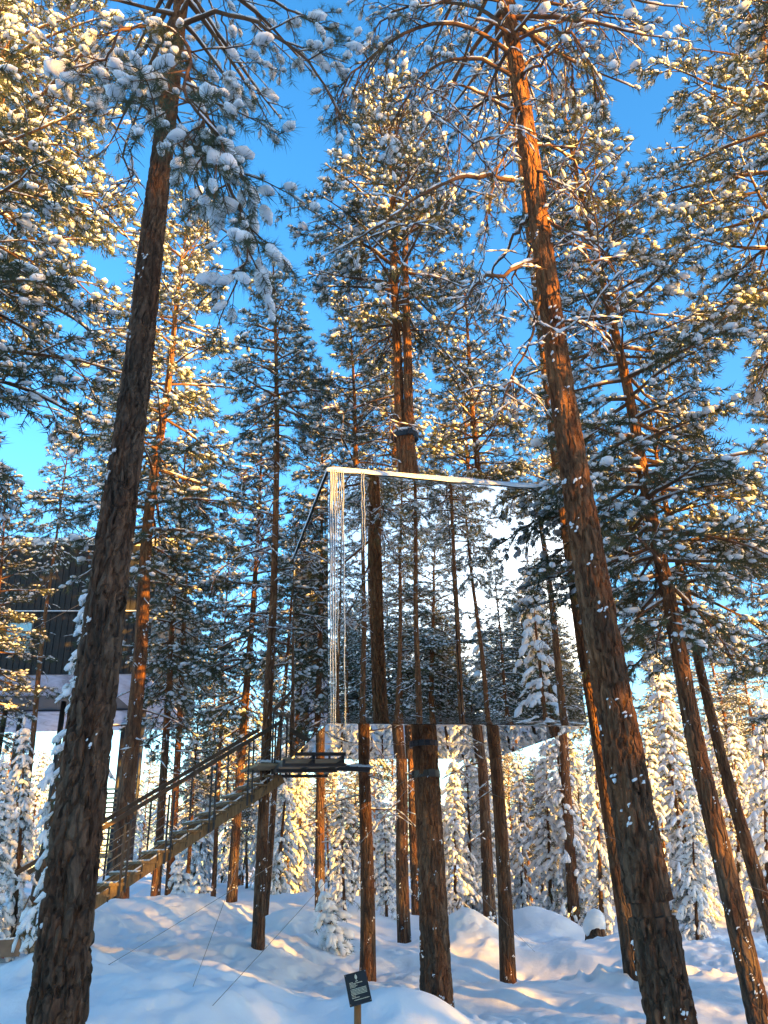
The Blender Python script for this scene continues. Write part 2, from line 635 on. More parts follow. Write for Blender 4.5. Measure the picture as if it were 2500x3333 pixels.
def spline(pts, n):
    """Catmull-Rom through pts, n samples"""
    P = np.asarray(pts, float)
    if len(P) == 2:
        t = np.linspace(0, 1, n)[:, None]
        return P[0] * (1 - t) + P[1] * t
    P = np.concatenate([[2 * P[0] - P[1]], P, [2 * P[-1] - P[-2]]])
    m = len(P) - 3
    t = np.linspace(0, m - 1e-6, n)
    i = t.astype(int)
    f = (t - i)[:, None]
    a, b, c, d = P[i], P[i + 1], P[i + 2], P[i + 3]
    return 0.5 * (2 * b + (c - a) * f + (2 * a - 5 * b + 4 * c - d) * f * f + (3 * b - a - 3 * c + d) * f ** 3)


def trunk_mesh(axis, rad, seed, k=20, detail=0.0, flare=0.25, name='trunk', notch=None, mat=None):
    """tapered trunk along axis (n,3); detail = furrow depth in metres"""
    n = len(axis)
    t = np.gradient(axis, axis=0)
    d, s, u = frames(t)
    # stable frame: x/y based
    s = np.tile(np.array([1.0, 0, 0]), (n, 1)) - d * d[:, :1]
    s /= np.linalg.norm(s, axis=1, keepdims=True)
    u = np.cross(d, s)
    a = np.arange(k) * 2 * math.pi / k
    h = axis[:, 2] - axis[0, 2]
    R = rad[:, None] * np.ones((1, k))
    fl = np.exp(-np.maximum(h, 0) / 0.55)[:, None]
    lob = 1 + flare * fl * (1 + 0.45 * np.sin(a * 4 + seed)[None] + 0.3 * np.sin(a * 7 + 2 * seed)[None])
    R = R * lob
    R = R * (1 + 0.03 * np.sin(a[None] * 2 + h[:, None] * 0.7 + seed) + 0.02 * np.sin(a[None] * 3 - h[:, None] * 1.7))
    if detail:
        circ = 2 * math.pi * rad.mean()
        uu = a[None] / (2 * math.pi) * round(circ / 0.042) + 0 * h[:, None]
        vv = h[:, None] / 0.27 + 0 * a[None]
        uu = uu + 0.35 * np.sin(vv * 1.3 + seed) + 1.1 * (vnoise(uu * 0.5, vv * 0.7, seed) - 0.5) + 0.5 * (vnoise(uu * 1.7, vv * 1.7, seed + 7) - 0.5)
        w = worley(uu, vv, seed)
        plate = np.clip(w / 0.28, 0, 1)
        plate = plate * plate * (3 - 2 * plate)
        fade = np.clip(1.15 - h / 11.0, 0.3, 1)[:, None]
        R = R + detail * fade * (plate - 0.75) + detail * 0.8 * fade * (vnoise(uu * 3, vv * 3, seed + 2) - 0.5)
    if notch:
        inn = ((h > notch[0]) & (h < notch[1]))[:, None]
        R = np.where(inn, rad[:, None] - 0.026 + 0.12 * (R - rad[:, None]), R)
    V = axis[:, None] + (s[:, None] * np.cos(a)[None, :, None] + u[:, None] * np.sin(a)[None, :, None]) * R[..., None]
    i = np.arange(k)
    j = (i + 1) % k
    T = np.concatenate([np.stack([i, j, k + j], 1), np.stack([i, k + j, k + i], 1)])
    F = ((np.arange(n - 1) * k)[:, None, None] + T[None]).reshape(-1, 3)
    mb = MB()
    mb.add(V.reshape(-1, 3), F)
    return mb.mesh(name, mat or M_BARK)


def v_add(a, b, s=1.0):
    return (a[0] + b[0] * s, a[1] + b[1] * s, a[2] + b[2] * s)


def v_norm(a):
    l = math.sqrt(a[0] ** 2 + a[1] ** 2 + a[2] ** 2) or 1e-9
    return (a[0] / l, a[1] / l, a[2] / l)


class Crown:
    """collects branch tubes, snow on them, needle tufts"""

    def __init__(self, rng, prm):
        self.r, self.p = rng, prm
        self.polys = []          # (pts, r0, r1)
        self.t0, self.t1, self.tr = [], [], []   # twig segments
        self.tp, self.td, self.ts = [], [], []   # tufts
        self.sp, self.sd, self.sa, self.sb = [], [], [], []   # snow blobs

    def path(self, p0, d, L, n, wob, grav):
        r = self.r
        pts = [p0]
        p = p0
        h = L / n
        for i in range(n):
            d = v_norm((d[0] + r.uniform(-wob, wob), d[1] + r.uniform(-wob, wob), d[2] + r.uniform(-wob, wob) * 0.8 + grav / n))
            p = v_add(p, d, h)
            pts.append(p)
        return pts

    def tuft(self, p, d, s):
        self.tp.append(p)
        self.td.append(d)
        self.ts.append(s)
        r = self.r
        if r.random() < self.p['snow']:
            k = s * r.uniform(0.55, 1.0) * self.p.get('snowsize', 1.0)
            if r.random() < 0.1:
                k *= 1.5
            self.sp.append((p[0] + d[0] * s * 0.15, p[1] + d[1] * s * 0.15, p[2] + k * 0.42))
            self.sd.append((d[0], d[1], d[2] * 0.6))
            self.sa.append(k * r.uniform(0.8, 1.25))
            self.sb.append(k * r.uniform(0.5, 0.75))

    def foliage(self, pts, L, f0, dens=1.0):
        """secondaries + twigs + tufts along a limb"""
        r, P = self.r, self.p
        n = len(pts) - 1
        ds = P['ds2'] / dens
        s = f0 * L + r.uniform(0, ds)
        side = r.choice((-1, 1))
        ts = P['tuft']
        while s < L:
            q = s / L * n
            i = min(int(q), n - 1)
            f = q - i
            a, b = pts[i], pts[i + 1]
            p = (a[0] + (b[0] - a[0]) * f, a[1] + (b[1] - a[1]) * f, a[2] + (b[2] - a[2]) * f)
            t = v_norm((b[0] - a[0], b[1] - a[1], b[2] - a[2]))
            side = -side if r.random() < 0.8 else side
            ang = math.radians(r.uniform(35, 70)) * side
            ca, sa = math.cos(ang), math.sin(ang)
            d = (t[0] * ca - t[1] * sa, t[0] * sa + t[1] * ca, t[2] * 0.5 + r.uniform(-0.25, 0.3) + P.get('sec_up', 0.05))
            l2 = (0.2 + 0.5 * (1 - s / L)) * P['l2'] * L * r.uniform(0.5, 1.15) + 0.18
            l2 = min(l2, P.get('l2max', 1.6))
            m = max(2, int(l2 / 0.25))
            sp = self.path(p, v_norm(d), l2, m, 0.22, P.get('grav2', -0.35))
            self.polys.append((sp, 0.006 + 0.006 * l2, 0.004))
            s3 = l2 * r.uniform(0.15, 0.35)
            sd2 = r.choice((-1, 1))
            while s3 < l2:
                q = s3 / l2 * m
                i = min(int(q), m - 1)
                f = q - i
                a, b = sp[i], sp[i + 1]
                p3 = (a[0] + (b[0] - a[0]) * f, a[1] + (b[1] - a[1]) * f, a[2] + (b[2] - a[2]) * f)
                t3 = v_norm((b[0] - a[0], b[1] - a[1], b[2] - a[2]))
                sd2 = -sd2
                ang = math.radians(r.uniform(25, 65)) * sd2
                ca, sa = math.cos(ang), math.sin(ang)
                d3 = v_norm((t3[0] * ca - t3[1] * sa, t3[0] * sa + t3[1] * ca, t3[2] + r.uniform(-0.4, 0.35)))
                l3 = r.uniform(0.08, 0.26) * P.get('l3', 1.0)
                e = v_add(p3, d3, l3)
                self.t0.append(p3)
                self.t1.append(e)
                self.tr.append(0.005)
                if r.random() < P.get('green', 0.95):
                    self.tuft(e, d3, ts * r.uniform(0.75, 1.2))
                s3 += P['ds3'] * r.uniform(0.7, 1.4)
            if r.random() < P.get('green', 0.95):
                e = sp[-1]
                dd = v_norm((e[0] - sp[-2][0], e[1] - sp[-2][1], e[2] - sp[-2][2]))
                self.tuft(e, dd, ts * r.uniform(0.9, 1.25))
            s += ds * r.uniform(0.6, 1.4)

    def limb(self, p0, d, L, r0, f0=0.25, dens=1.0, grav=-0.3, wob=0.13, bare=False):
        n = max(5, int(L / 0.3))
        pts = self.path(p0, d, L, n, wob, grav)
        self.polys.append((pts, r0, 0.006))
        if not bare:
            self.foliage(pts, L, f0, dens)
            self.tuft(pts[-1], v_norm((pts[-1][0] - pts[-2][0], pts[-1][1] - pts[-2][1], pts[-1][2] - pts[-2][2])), self.p['tuft'])
        return pts

    def build(self, nrng, off=(0, 0, 0)):
        P = self.p
        br, nd, sn = MB(), MB(), MB()
        sw, shh = P.get('strip_w', 0.010), P.get('strip_h', 0.014)
        for pts, r0, r1 in self.polys:
            n = len(pts)
            A = np.array(pts)
            rr = np.linspace(r0, r1, n)
            br.poly(A, rr, 5 if r0 > 0.02 else 3, cap=False)
            # snow lying along the upper side, in broken runs
            t = np.diff(A, axis=0)
            tl = np.linalg.norm(t, axis=1)
            flat = np.abs(t[:, 2]) < 0.75 * tl
            keep = flat & (nrng.random(len(t)) < P.get('strip', 0.8))
            if keep.any():
                i = np.nonzero(keep)[0]
                w = sw * (0.5 + nrng.random(len(i))) + rr[i] * 0.55
                hh = shh * (0.5 + nrng.random(len(i))) + rr[i] * 0.5
                mid = (A[i] + A[i + 1]) / 2
                mid[:, 2] += rr[i] * 0.8 + hh * 0.55
                sn.blobs(mid, t[i], tl[i] * 0.62, w, hh, nrng, ICO0 if r0 > 0.02 else OCT, 0.15)
        if self.t0:
            tr = np.array(self.tr)
            br.segs(np.array(self.t0), np.array(self.t1), tr, tr * 0.7, 3)
        if self.tp:
            nd.tufts(np.array(self.tp), np.array(self.td), np.array(self.ts), P['nn'], P['nw'], nrng)
        if self.sp:
            sa, sb = np.array(self.sa), np.array(self.sb)
            sn.blobs(np.array(self.sp), np.array(self.sd), sa, sb, sb * 0.8, nrng, P.get('tmpl', ICO0), 0.2)
        for b in (br, nd, sn):
            b.shift(off)
        return br, nd, sn


def pine_limbs(rng, H, hb, Lmax, prof=0.75, spacing=0.42, per=3, axisf=None, trunk_r=None, dead=0.0, el0=-18, el1=48):
    """yield limb specs up a pine: (height, azimuth, elevation, length, u)"""
    z = hb
    out = []
    az = rng.uniform(0, 6.28)
    while z < H - 0.25:
        u = (z - hb) / (H - hb)
        k = per if rng.random() < 0.7 else per - 1
        for q in range(k):
            az += 6.283 / k + rng.uniform(-0.5, 0.5)
            shape = (min(1, 0.45 + u * 2.6)) * (1 - u) ** prof + 0.07
            L = Lmax * shape * rng.uniform(0.6, 1.12)
            el = math.radians(el0 + (el1 - el0) * u ** 1.2 + rng.uniform(-14, 14))
            out.append((z + rng.uniform(-0.12, 0.12), az, el, L, u))
        az += 0.7
        z += spacing * rng.uniform(0.7, 1.35)
    return out


def axis_at(axis, z):
    zz = axis[:, 2]
    return np.array([np.interp(z, zz, axis[:, 0]), np.interp(z, zz, axis[:, 1]), z])


def bark_snow(axis, rad, seed, n, zmax, side=None, size=0.03, elong=1.15):
    rng = np.random.default_rng(seed)
    z = axis[0, 2] + rng.uniform(0.02, 1, n) ** 1.3 * zmax
    a_ = rng.uniform(0, 2 * math.pi, n) if side is None else rng.normal(side, 0.8, n)
    z = np.repeat(z, 4) + rng.normal(0, size * 1.1, n * 4)
    a_ = np.repeat(a_, 4) + rng.normal(0, size * 4, n * 4)
    n = n * 4
    P, D = [], []
    for q, a in zip(z, a_):
        c = axis_at(axis, q)
        r = np.interp(q, axis[:, 2], rad)
        hh = q - axis[0, 2]
        r *= 1 + 0.25 * math.exp(-max(hh, 0) / 0.55)
        P.append(c + np.array([math.cos(a), math.sin(a), 0]) * r * 1.0)
        D.append((-math.sin(a) * 0.4, math.cos(a) * 0.4, 1.0 if rng.random() < 0.6 else 0.2))
    s = size * rng.uniform(0.15, 0.75, n)
    mb = MB()
    mb.blobs(np.array(P), np.array(D), s * elong, s * 0.9, s * 0.6, rng, ICO0, 0.4)
    return mb


PINE_FAR = dict(ds2=0.19, l2=0.62, ds3=0.09, tuft=0.15, nn=19, nw=0.0085, snow=0.55, strip=0.55, l2max=1.4, snowsize=0.62)
VARIANTS = []


def make_variant(seed, H, hb, Lmax, r0, prm=PINE_FAR, prof=0.7, spacing=0.45, needle=None):
    rng = random.Random(seed)
    nrng = np.random.default_rng(seed)
    n = 40
    ax = np.zeros((n, 3))
    ax[:, 2] = np.linspace(-0.6, H, n)
    w = np.linspace(0, 1, n)
    ax[:, 0] = 0.16 * np.sin(w * 5 + seed) * w + 0.04 * np.sin(w * 17 + seed)
    ax[:, 1] = 0.16 * np.cos(w * 4 + seed * 2) * w
    rad = r0 * np.clip((1 - w) ** 0.75, 0.06, 1)
    tm = trunk_mesh(ax, rad, seed, 12, 0.0, 0.2)
    cr = Crown(rng, prm)
    for z, az, el, L, u in pine_limbs(rng, H, hb, Lmax, prof, spacing, 4):
        c = axis_at(ax, z)
        cr.limb(tuple(c), (math.cos(az) * math.cos(el), math.sin(az) * math.cos(el), math.sin(el)), L, 0.012 + 0.012 * L, 0.2, 1.0, -0.35 + 0.5 * u)
    # bare dead limbs below the crown
    z = hb * 0.45
    while z < hb:
        az = rng.uniform(0, 6.28)
        c = axis_at(ax, z)
        L = rng.uniform(0.4, 1.5)
        pts = cr.limb(tuple(c), (math.cos(az), math.sin(az), rng.uniform(-0.5, 0.1)), L, 0.016, bare=True)
        if L > 0.9:
            for q in (2, 3, 4):
                d = v_norm((rng.uniform(-1, 1), rng.uniform(-1, 1), rng.uniform(-0.6, 0.1)))
                cr.polys.append((cr.path(pts[q], d, rng.uniform(0.3, 0.7), 3, 0.3, -0.2), 0.008, 0.004))
        z += rng.uniform(0.25, 0.6)
    # leader
    cr.tuft((ax[-1, 0], ax[-1, 1], H), (0, 0, 1), 0.2)
    br, nd, sn = cr.build(nrng)
    bs = bark_snow(ax, rad, seed + 5, 70, H * 0.8, None, 0.028)
    sn.v += bs.v
    sn.f += [f + sn.n for f in bs.f]
    sn.n += bs.n
    return dict(H=H, tris=(len(np.concatenate(br.f)), len(np.concatenate(nd.f)), len(np.concatenate(sn.f))),
                trunk=tm, branch=br.mesh('branchwork', M_TWIG), needle=nd.mesh('crown', needle or M_NEEDLE, False), snow=sn.mesh('snow_load', M_SNOW))


def place_variant(V, name, base, top, label, cat, group=None, wscale=1.0, rot=None, kidname='pine'):
    base, top = np.asarray(base, float), np.asarray(top, float)
    ax = top - base
    L = np.linalg.norm(ax)
    q = Vector(ax).to_track_quat('Z', 'Y')
    t = thing(name, label, cat, base, group)
    t.rotation_mode = 'QUATERNION'
    a = rnd.uniform(0, 6.28) if rot is None else rot
    from mathutils import Quaternion
    t.rotation_quaternion = Quaternion((0, 0, 1), a).cross(q) if False else q @ Quaternion((0, 0, 1), a)
    s = L / V['H']
    t.scale = (s * wscale, s * wscale, s)
    obj('trunk', V['trunk'], t)
    c = obj('crown', V['needle'], t, 'stuff')
    obj('branchwork', V['branch'], c, 'stuff')
    obj('snow_load', V['snow'], c, 'stuff')
    return t


for sd, H, hb, Lm, r0 in ((3, 17, 6.5, 2.5, 0.17), (8, 19, 8.5, 2.3, 0.19), (13, 15, 4.5, 2.1, 0.15), (21, 20, 9.5, 2.9, 0.2)):
    VARIANTS.append(make_variant(sd, H, hb, Lm, r0))
VARIANTS.append(make_variant(34, 20, 13.5, 2.3, 0.17))


# young snow-laden conifers -------------------------------------------------
def make_young(seed, H, Lmax, droop, snow=1.0, hb=0.25, thin=1.0):
    rng = random.Random(seed)
    nrng = np.random.default_rng(seed)
    n = 20
    ax = np.zeros((n, 3))
    ax[:, 2] = np.linspace(-0.4, H, n)
    w = np.linspace(0, 1, n)
    ax[:, 0] = 0.06 * np.sin(w * 6 + seed) * w
    rad = (0.02 + 0.011 * H) * np.clip((1 - w) ** 0.9, 0.08, 1)
    tm = trunk_mesh(ax, rad, seed, 8, 0.0, 0.15)
    br, nd, sn = MB(), MB(), MB()
    polys = []
    tp, td, ts = [], [], []
    bp, bd, ba, bb = [], [], [], []
    z = hb
    while z < H - 0.15:
        u = z / H
        k = rng.choice((4, 5, 5, 6))
        az = rng.uniform(0, 6.28)
        for q in range(k):
            az += 6.283 / k + rng.uniform(-0.35, 0.35)
            L = Lmax * ((1 - u) ** 0.85 * (0.75 + 0.25 * min(1, u * 6)) + 0.06) * rng.uniform(0.65, 1.15)
            L *= 0.8 + 0.55 * math.sin(az * 2 + z * 1.9 + seed) * math.sin(z * 2.7 + seed * 2 + az)
            if rng.random() < 0.16:
                continue
            el = math.radians(-8 + 45 * u - droop * 14 + rng.uniform(-10, 10))
            d = (math.cos(az) * math.cos(el), math.sin(az) * math.cos(el), math.sin(el))
            m = max(3, int(L / 0.2))
            pts = [tuple(axis_at(ax, z))]
            p = pts[0]
            for i in range(m):
                d = v_norm((d[0] + rng.uniform(-0.1, 0.1), d[1] + rng.uniform(-0.1, 0.1), d[2] - droop * 0.55 / m + rng.uniform(-0.08, 0.08)))
                p = v_add(p, d, L / m)
                pts.append(p)
            polys.append((pts, 0.006 + 0.008 * L))
            # shoots: main axis and both sides, bent down by snow
            for i in range(1, m + 1):
                a, b = pts[i - 1], pts[i]
                t = v_norm((b[0] - a[0], b[1] - a[1], b[2] - a[2]))
                for sd in ((-1, 1, 0) if i < m else (-1, 1, 0, 0)):
                    if rng.random() > 0.68 * thin:
                        continue
                    ang = math.radians(rng.uniform(25, 65)) * sd
                    ca, sa = math.cos(ang), math.sin(ang)
                    dd = v_norm((t[0] * ca - t[1] * sa, t[0] * sa + t[1] * ca, t[2] - rng.uniform(0.1, 0.75) * droop))
                    l = rng.uniform(0.16, 0.44) * (0.6 + 0.4 * min(1, L))
                    c = v_add(b, dd, l * 0.55)
                    tp.append(c)
                    td.append(dd)
                    ts.append(l * 0.75)
                    if rng.random() < 0.7 * snow:
                        wd = rng.uniform(0.035, 0.088) * (0.7 + 0.6 * snow)
                        bp.append((c[0], c[1], c[2] + wd * 0.75))
                        bd.append(dd)
                        ba.append(l * rng.uniform(0.55, 0.85))
                        bb.append(wd)
        z += rng.uniform(0.22, 0.36) * (0.8 + 0.03 * H)
    for pts, r in polys:
        br.poly(np.array(pts), np.linspace(r, 0.004, len(pts)), 3, cap=False)
    nd.tufts(np.array(tp), np.array(td), np.array(ts) * 0.9, 11, 0.008, nrng)
    bb = np.array(bb)
    sn.blobs(np.array(bp), np.array(bd), np.array(ba), bb, bb * 0.9, nrng, ICO0, 0.2)
    sn.blobs(np.array([[ax[-1, 0], 0, H + 0.05]]), np.array([[0, 0, 1.0]]), 0.2, 0.07, 0.07, nrng)
    return dict(H=H, tris=(len(np.concatenate(br.f)), len(np.concatenate(nd.f)), len(np.concatenate(sn.f))),
                trunk=tm, branch=br.mesh('branchwork', M_TWIG), needle=nd.mesh('crown', M_SPRUCE, False), snow=sn.mesh('snow_load', M_SNOW))


YOUNG = [make_young(101, 7.0, 1.35, 1.2), make_young(102, 8.5, 1.3, 1.5), make_young(103, 6.0, 1.2, 1.0, 0.9, 0.8), make_young(104, 9.5, 1.25, 1.35, 0.9, 0.6), make_young(105, 1.5, 0.5, 1.4, 1.0, 0.15)]
print('variants', [v['tris'] for v in VARIANTS], [v['tris'] for v in YOUNG])


# hero pines ---------------------------------------------------------------
HERO = dict(ds2=0.26, l2=0.5, ds3=0.13, tuft=0.13, nn=24, nw=0.0045, snow=0.6, strip=0.65, l2max=1.3, snowsize=0.65, strip_w=0.011, strip_h=0.015)


def hero_pine(label, axis_pts, r0, rtop, seed, limbs, prm=HERO, k=28, n=200, detail=0.012, extra_axes=(), snow_n=60, snow_side=None, snow_size=0.03, name='pine_tree', snow_z=9, taper=0.8, notch=None, bark=None):
    """limbs: list of dicts with start point, direction, length, ... -> one limb object each with needles and snow"""
    ax = spline(axis_pts, n)
    base = ax[min(range(n), key=lambda i: abs(ax[i, 2] - gz1(ax[i, 0], ax[i, 1])))].copy()
    t = thing(name, label, 'tree', base)
    w = np.linspace(0, 1, n)
    rad = rtop + (r0 - rtop) * (1 - w) ** taper
    axl = ax - base
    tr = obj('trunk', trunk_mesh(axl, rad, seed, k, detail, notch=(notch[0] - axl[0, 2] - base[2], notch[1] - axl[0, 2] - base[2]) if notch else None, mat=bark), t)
    for e_pts, er0, er1 in extra_axes:
        ea = spline(e_pts, 80) - base
        er = np.linspace(er0, er1, 80)
        obj('stem', trunk_mesh(ea, er, seed + 3, 16, detail * 0.5, 0.0, 'stem'), t)
    if snow_n:
        obj('bark_snow', bark_snow(axl[axl[:, 2] > -0.1], rad[axl[:, 2] > -0.1], seed, snow_n, snow_z, snow_side, snow_size).mesh('bark_snow', M_SNOW), tr, 'stuff')
    tris = 0
    for i, lb in enumerate(limbs):
        p = dict(prm)
        p.update(lb.get('prm', {}))
        rng = random.Random(seed * 1000 + i)
        nrng = np.random.default_rng(seed * 1000 + i)
        cr = Crown(rng, p)
        if 'pts' in lb:
            pts = [tuple(q) for q in spline(lb['pts'], lb.get('n', 16))]
            L = sum(np.linalg.norm(np.subtract(pts[j + 1], pts[j])) for j in range(len(pts) - 1))
            # small wobble
            pts = [(q[0] + rng.uniform(-.025, .025), q[1] + rng.uniform(-.025, .025), q[2] + rng.uniform(-.025, .025)) if 0 < j else q for j, q in enumerate(pts)]
            cr.polys.append((pts, lb.get('r', 0.03), 0.007))
            if not lb.get('bare'):
                cr.foliage(pts, L, lb.get('f0', 0.3), lb.get('dens', 1.0))
        else:
            pts = cr.limb(tuple(lb['p']), lb['d'], lb['L'], lb.get('r', 0.015 + 0.012 * lb['L']), lb.get('f0', 0.25), lb.get('dens', 1.0), lb.get('grav', -0.3), bare=lb.get('bare', False))
        if lb.get('bare'):
            for q in range(int(lb.get('twigs', 4))):
                j = rng.randrange(2, len(pts))
                d = v_norm((rng.uniform(-1, 1), rng.uniform(-1, 1), rng.uniform(-0.9, 0.2)))
                sp = cr.path(pts[j], d, rng.uniform(0.3, 0.9), 4, 0.35, -0.3)
                cr.polys.append((sp, 0.009, 0.004))
                for q2 in range(3):
                    d2 = v_norm((rng.uniform(-1, 1), rng.uniform(-1, 1), rng.uniform(-0.9, 0.2)))
                    cr.polys.append((cr.path(sp[rng.randrange(1, 4)], d2, rng.uniform(0.15, 0.4), 2, 0.3, -0.2), 0.006, 0.003))
        br, nd, sn = cr.build(nrng, base)
        lo = obj('limb', br.mesh('limb', M_TWIG), t)
        if nd.v:
            obj('needle_tuft', nd.mesh('needle_tuft', M_NEEDLE, False), lo, 'stuff')
            tris += len(np.concatenate(nd.f))
        if sn.v:
            obj('snow', sn.mesh('snow', M_SNOW), lo, 'stuff')
            tris += len(np.concatenate(sn.f))
        tris += len(np.concatenate(br.f))
    print(label, 'tris', tris)
    return t


def auto_limbs(seed, ax, hb, H, Lmax, prof=0.7, spacing=0.4, per=4, dead_from=None, el0=-18, el1=48, azlim=None, prm=None, dens=1.0):
    rng = random.Random(seed)
    out = []
    for z, az, el, L, u in pine_limbs(rng, H, hb, Lmax, prof, spacing, per, el0=el0, el1=el1):
        if azlim and not azlim(az):
            continue
        c = axis_at(ax, z)
        out.append(dict(p=c, d=(math.cos(az) * math.cos(el), math.sin(az) * math.cos(el), math.sin(el)), L=L, grav=-0.35 + 0.5 * u, f0=0.22, prm=prm or {}, dens=dens))
    if dead_from is not None:
        z = dead_from
        while z < hb:
            az = rng.uniform(0, 6.28)
            c = axis_at(ax, z)
            out.append(dict(p=c, d=(math.cos(az), math.sin(az), rng.uniform(-0.45, 0.15)), L=rng.uniform(0.5, 1.9), r=0.02, bare=True, twigs=5))
            z += rng.uniform(0.2, 0.5)
    return out


def X(pts, y):
    return [ps(a, b, y) if len(q) == 2 else ps(a, b, y + q[2]) for q in pts for a, b in [q[:2]]]


def down(P, z=None):
    """extend an axis down to below the ground"""
    P = [np.asarray(p) for p in P]
    d = P[0] - P[1]
    g = gz1(P[0][0], P[0][1]) - 0.4
    if P[0][2] > g:
        P.insert(0, P[0] + d * ((P[0][2] - g) / -d[2]) if d[2] < 0 else P[0])
    return P


def up(P, z):
    d = P[-1] - P[-2]
    P.append(P[-1] + d * ((z - P[-1][2]) / d[2]))
    return P


# --- dark leaning pine in front of the stair (left)
Y1 = 6.7
A1 = down(X([(125, 2180), (178, 1700), (238, 1240), (290, 850), (340, 420), (368, 190), (390, 20)], Y1))
A1 = up(A1, 15.5)
l1 = []
ax1 = spline(A1, 200)
NEAR = dict(ds2=0.26, l2=0.5, ds3=0.13, tuft=0.135, nn=60, nw=0.0026, snow=0.55, snowsize=0.72, tmpl=ICO1, grav2=-0.7, green=0.85, strip=0.6, strip_w=0.009, strip_h=0.012, l2max=1.0)
l1.append(dict(pts=X([(372, 150), (420, 180, -.5), (460, 300, -.9), (500, 420, -1.2), (540, 500, -1.3), (520, 590, -1.3)], Y1), r=0.03, f0=0.12, dens=1.1, prm=NEAR))
l1.append(dict(pts=X([(376, 130), (330, 150, -.7), (300, 190, -1.1), (330, 260, -1.4), (390, 300, -1.5), (430, 330, -1.5)], Y1), r=0.03, f0=0.15, dens=1.5, prm=NEAR))
l1.append(dict(pts=X([(380, 90), (330, 60, -.6), (270, 60, -1.0), (230, 120, -1.2), (195, 140, -1.2)], Y1), r=0.03, f0=0.2, dens=1.3, prm=NEAR))
l1.append(dict(pts=X([(380, 70), (410, 110, -.9), (400, 200, -1.6), (440, 260, -1.8), (470, 330, -1.8)], Y1), r=0.028, f0=0.12, dens=1.6, prm=NEAR))
l1.append(dict(pts=X([(384, 60), (470, 30, -.2), (560, 50, -.3), (640, 110, -.4), (700, 180, -.4), (730, 260, -.4)], Y1), r=0.035, f0=0.35, dens=0.9, prm=dict(NEAR, green=0.6)))
l1.append(dict(pts=X([(385, 20), (470, -20, .5), (580, 0, .7), (660, 40, .8), (715, 70, .9)], Y1), r=0.035, f0=0.3, dens=1.0, prm=NEAR))
l1.append(dict(pts=X([(374, 140), (330, 190, .3), (290, 260, .4), (270, 340, .4), (285, 380, .4), (250, 420, .4)], Y1), r=0.022, bare=True, twigs=9))
l1.append(dict(pts=X([(366, 200), (400, 300, .1), (430, 400, .1), (470, 480, .1), (510, 520, 0)], Y1), r=0.02, f0=0.4, dens=0.8, prm=dict(NEAR, green=0.55)))
l1.append(dict(pts=X([(480, 30, -.2), (500, 140, -.2), (502, 240, -.2)], Y1), r=0.014, bare=True, twigs=3))
for lb in auto_limbs(41, ax1, 11.8, 15.2, 2.6, 0.5, 0.35, 4, prm=dict(ds2=0.34, ds3=0.18, nn=16, nw=0.005)):
    l1.append(lb)
hero_pine('thick dark-barked pine leaning over the timber stair, orange patch on its trunk', A1, 0.205, 0.06, 5, l1, k=72, n=620, detail=0.042, snow_n=42, snow_side=3.4, snow_size=0.032, bark=M_BARK_OLD)

# --- massive pine on the right
Y2 = 7.4
A2 = down(X([(1440, 2150), (1375, 1800), (1320, 1480), (1262, 1150), (1215, 850), (1165, 480), (1128, 220), (1098, 30)], Y2))
A2 = up(A2, 17.5)
ax2 = spline(A2, 200)
l2 = []
BR = dict(bare=True, twigs=9)
for P, r in (
        ([(1110, 390), (1010, 382, -.3), (940, 405, -.5), (860, 455, -.8), (800, 505, -1.0)], 0.03),
        ([(1132, 255), (1050, 205, -.2), (960, 185, -.3), (900, 230, -.4)], 0.026),
        ([(1170, 560), (1090, 590, -.5), (1040, 600, -.6), (1000, 660, -.7), (940, 740, -.8)], 0.028),
        ([(1140, 470), (1105, 520, .3), (1060, 590, .6), (1000, 620, .8)], 0.024),
        ([(1172, 620), (1150, 710, -.2), (1120, 790, -.3), (1092, 840, -.3)], 0.022),
        ([(1160, 470), (1230, 500, -.2), (1290, 530, -.3), (1340, 600, -.3)], 0.022),
        ([(1150, 360), (1220, 400, -.4), (1280, 470, -.5), (1300, 560, -.5)], 0.022),
        ([(1190, 690), (1230, 695, -.4), (1280, 700, -.6)], 0.02),
        ([(1125, 210), (1080, 290, -.6), (1040, 300, -.9), (1000, 330, -1.0)], 0.022),
        ([(1120, 160), (1180, 130, -.5), (1230, 60, -.8), (1250, 10, -.9)], 0.024)):
    l2.append(dict(pts=X(P, Y2), r=r, **BR))
HANG = dict(ds2=0.17, l2=0.55, ds3=0.1, tuft=0.11, nn=24, nw=0.0034, snow=0.4, snowsize=0.7, strip=0.5, strip_w=0.007, strip_h=0.01, grav2=-1.1, green=0.75, l2max=0.9)
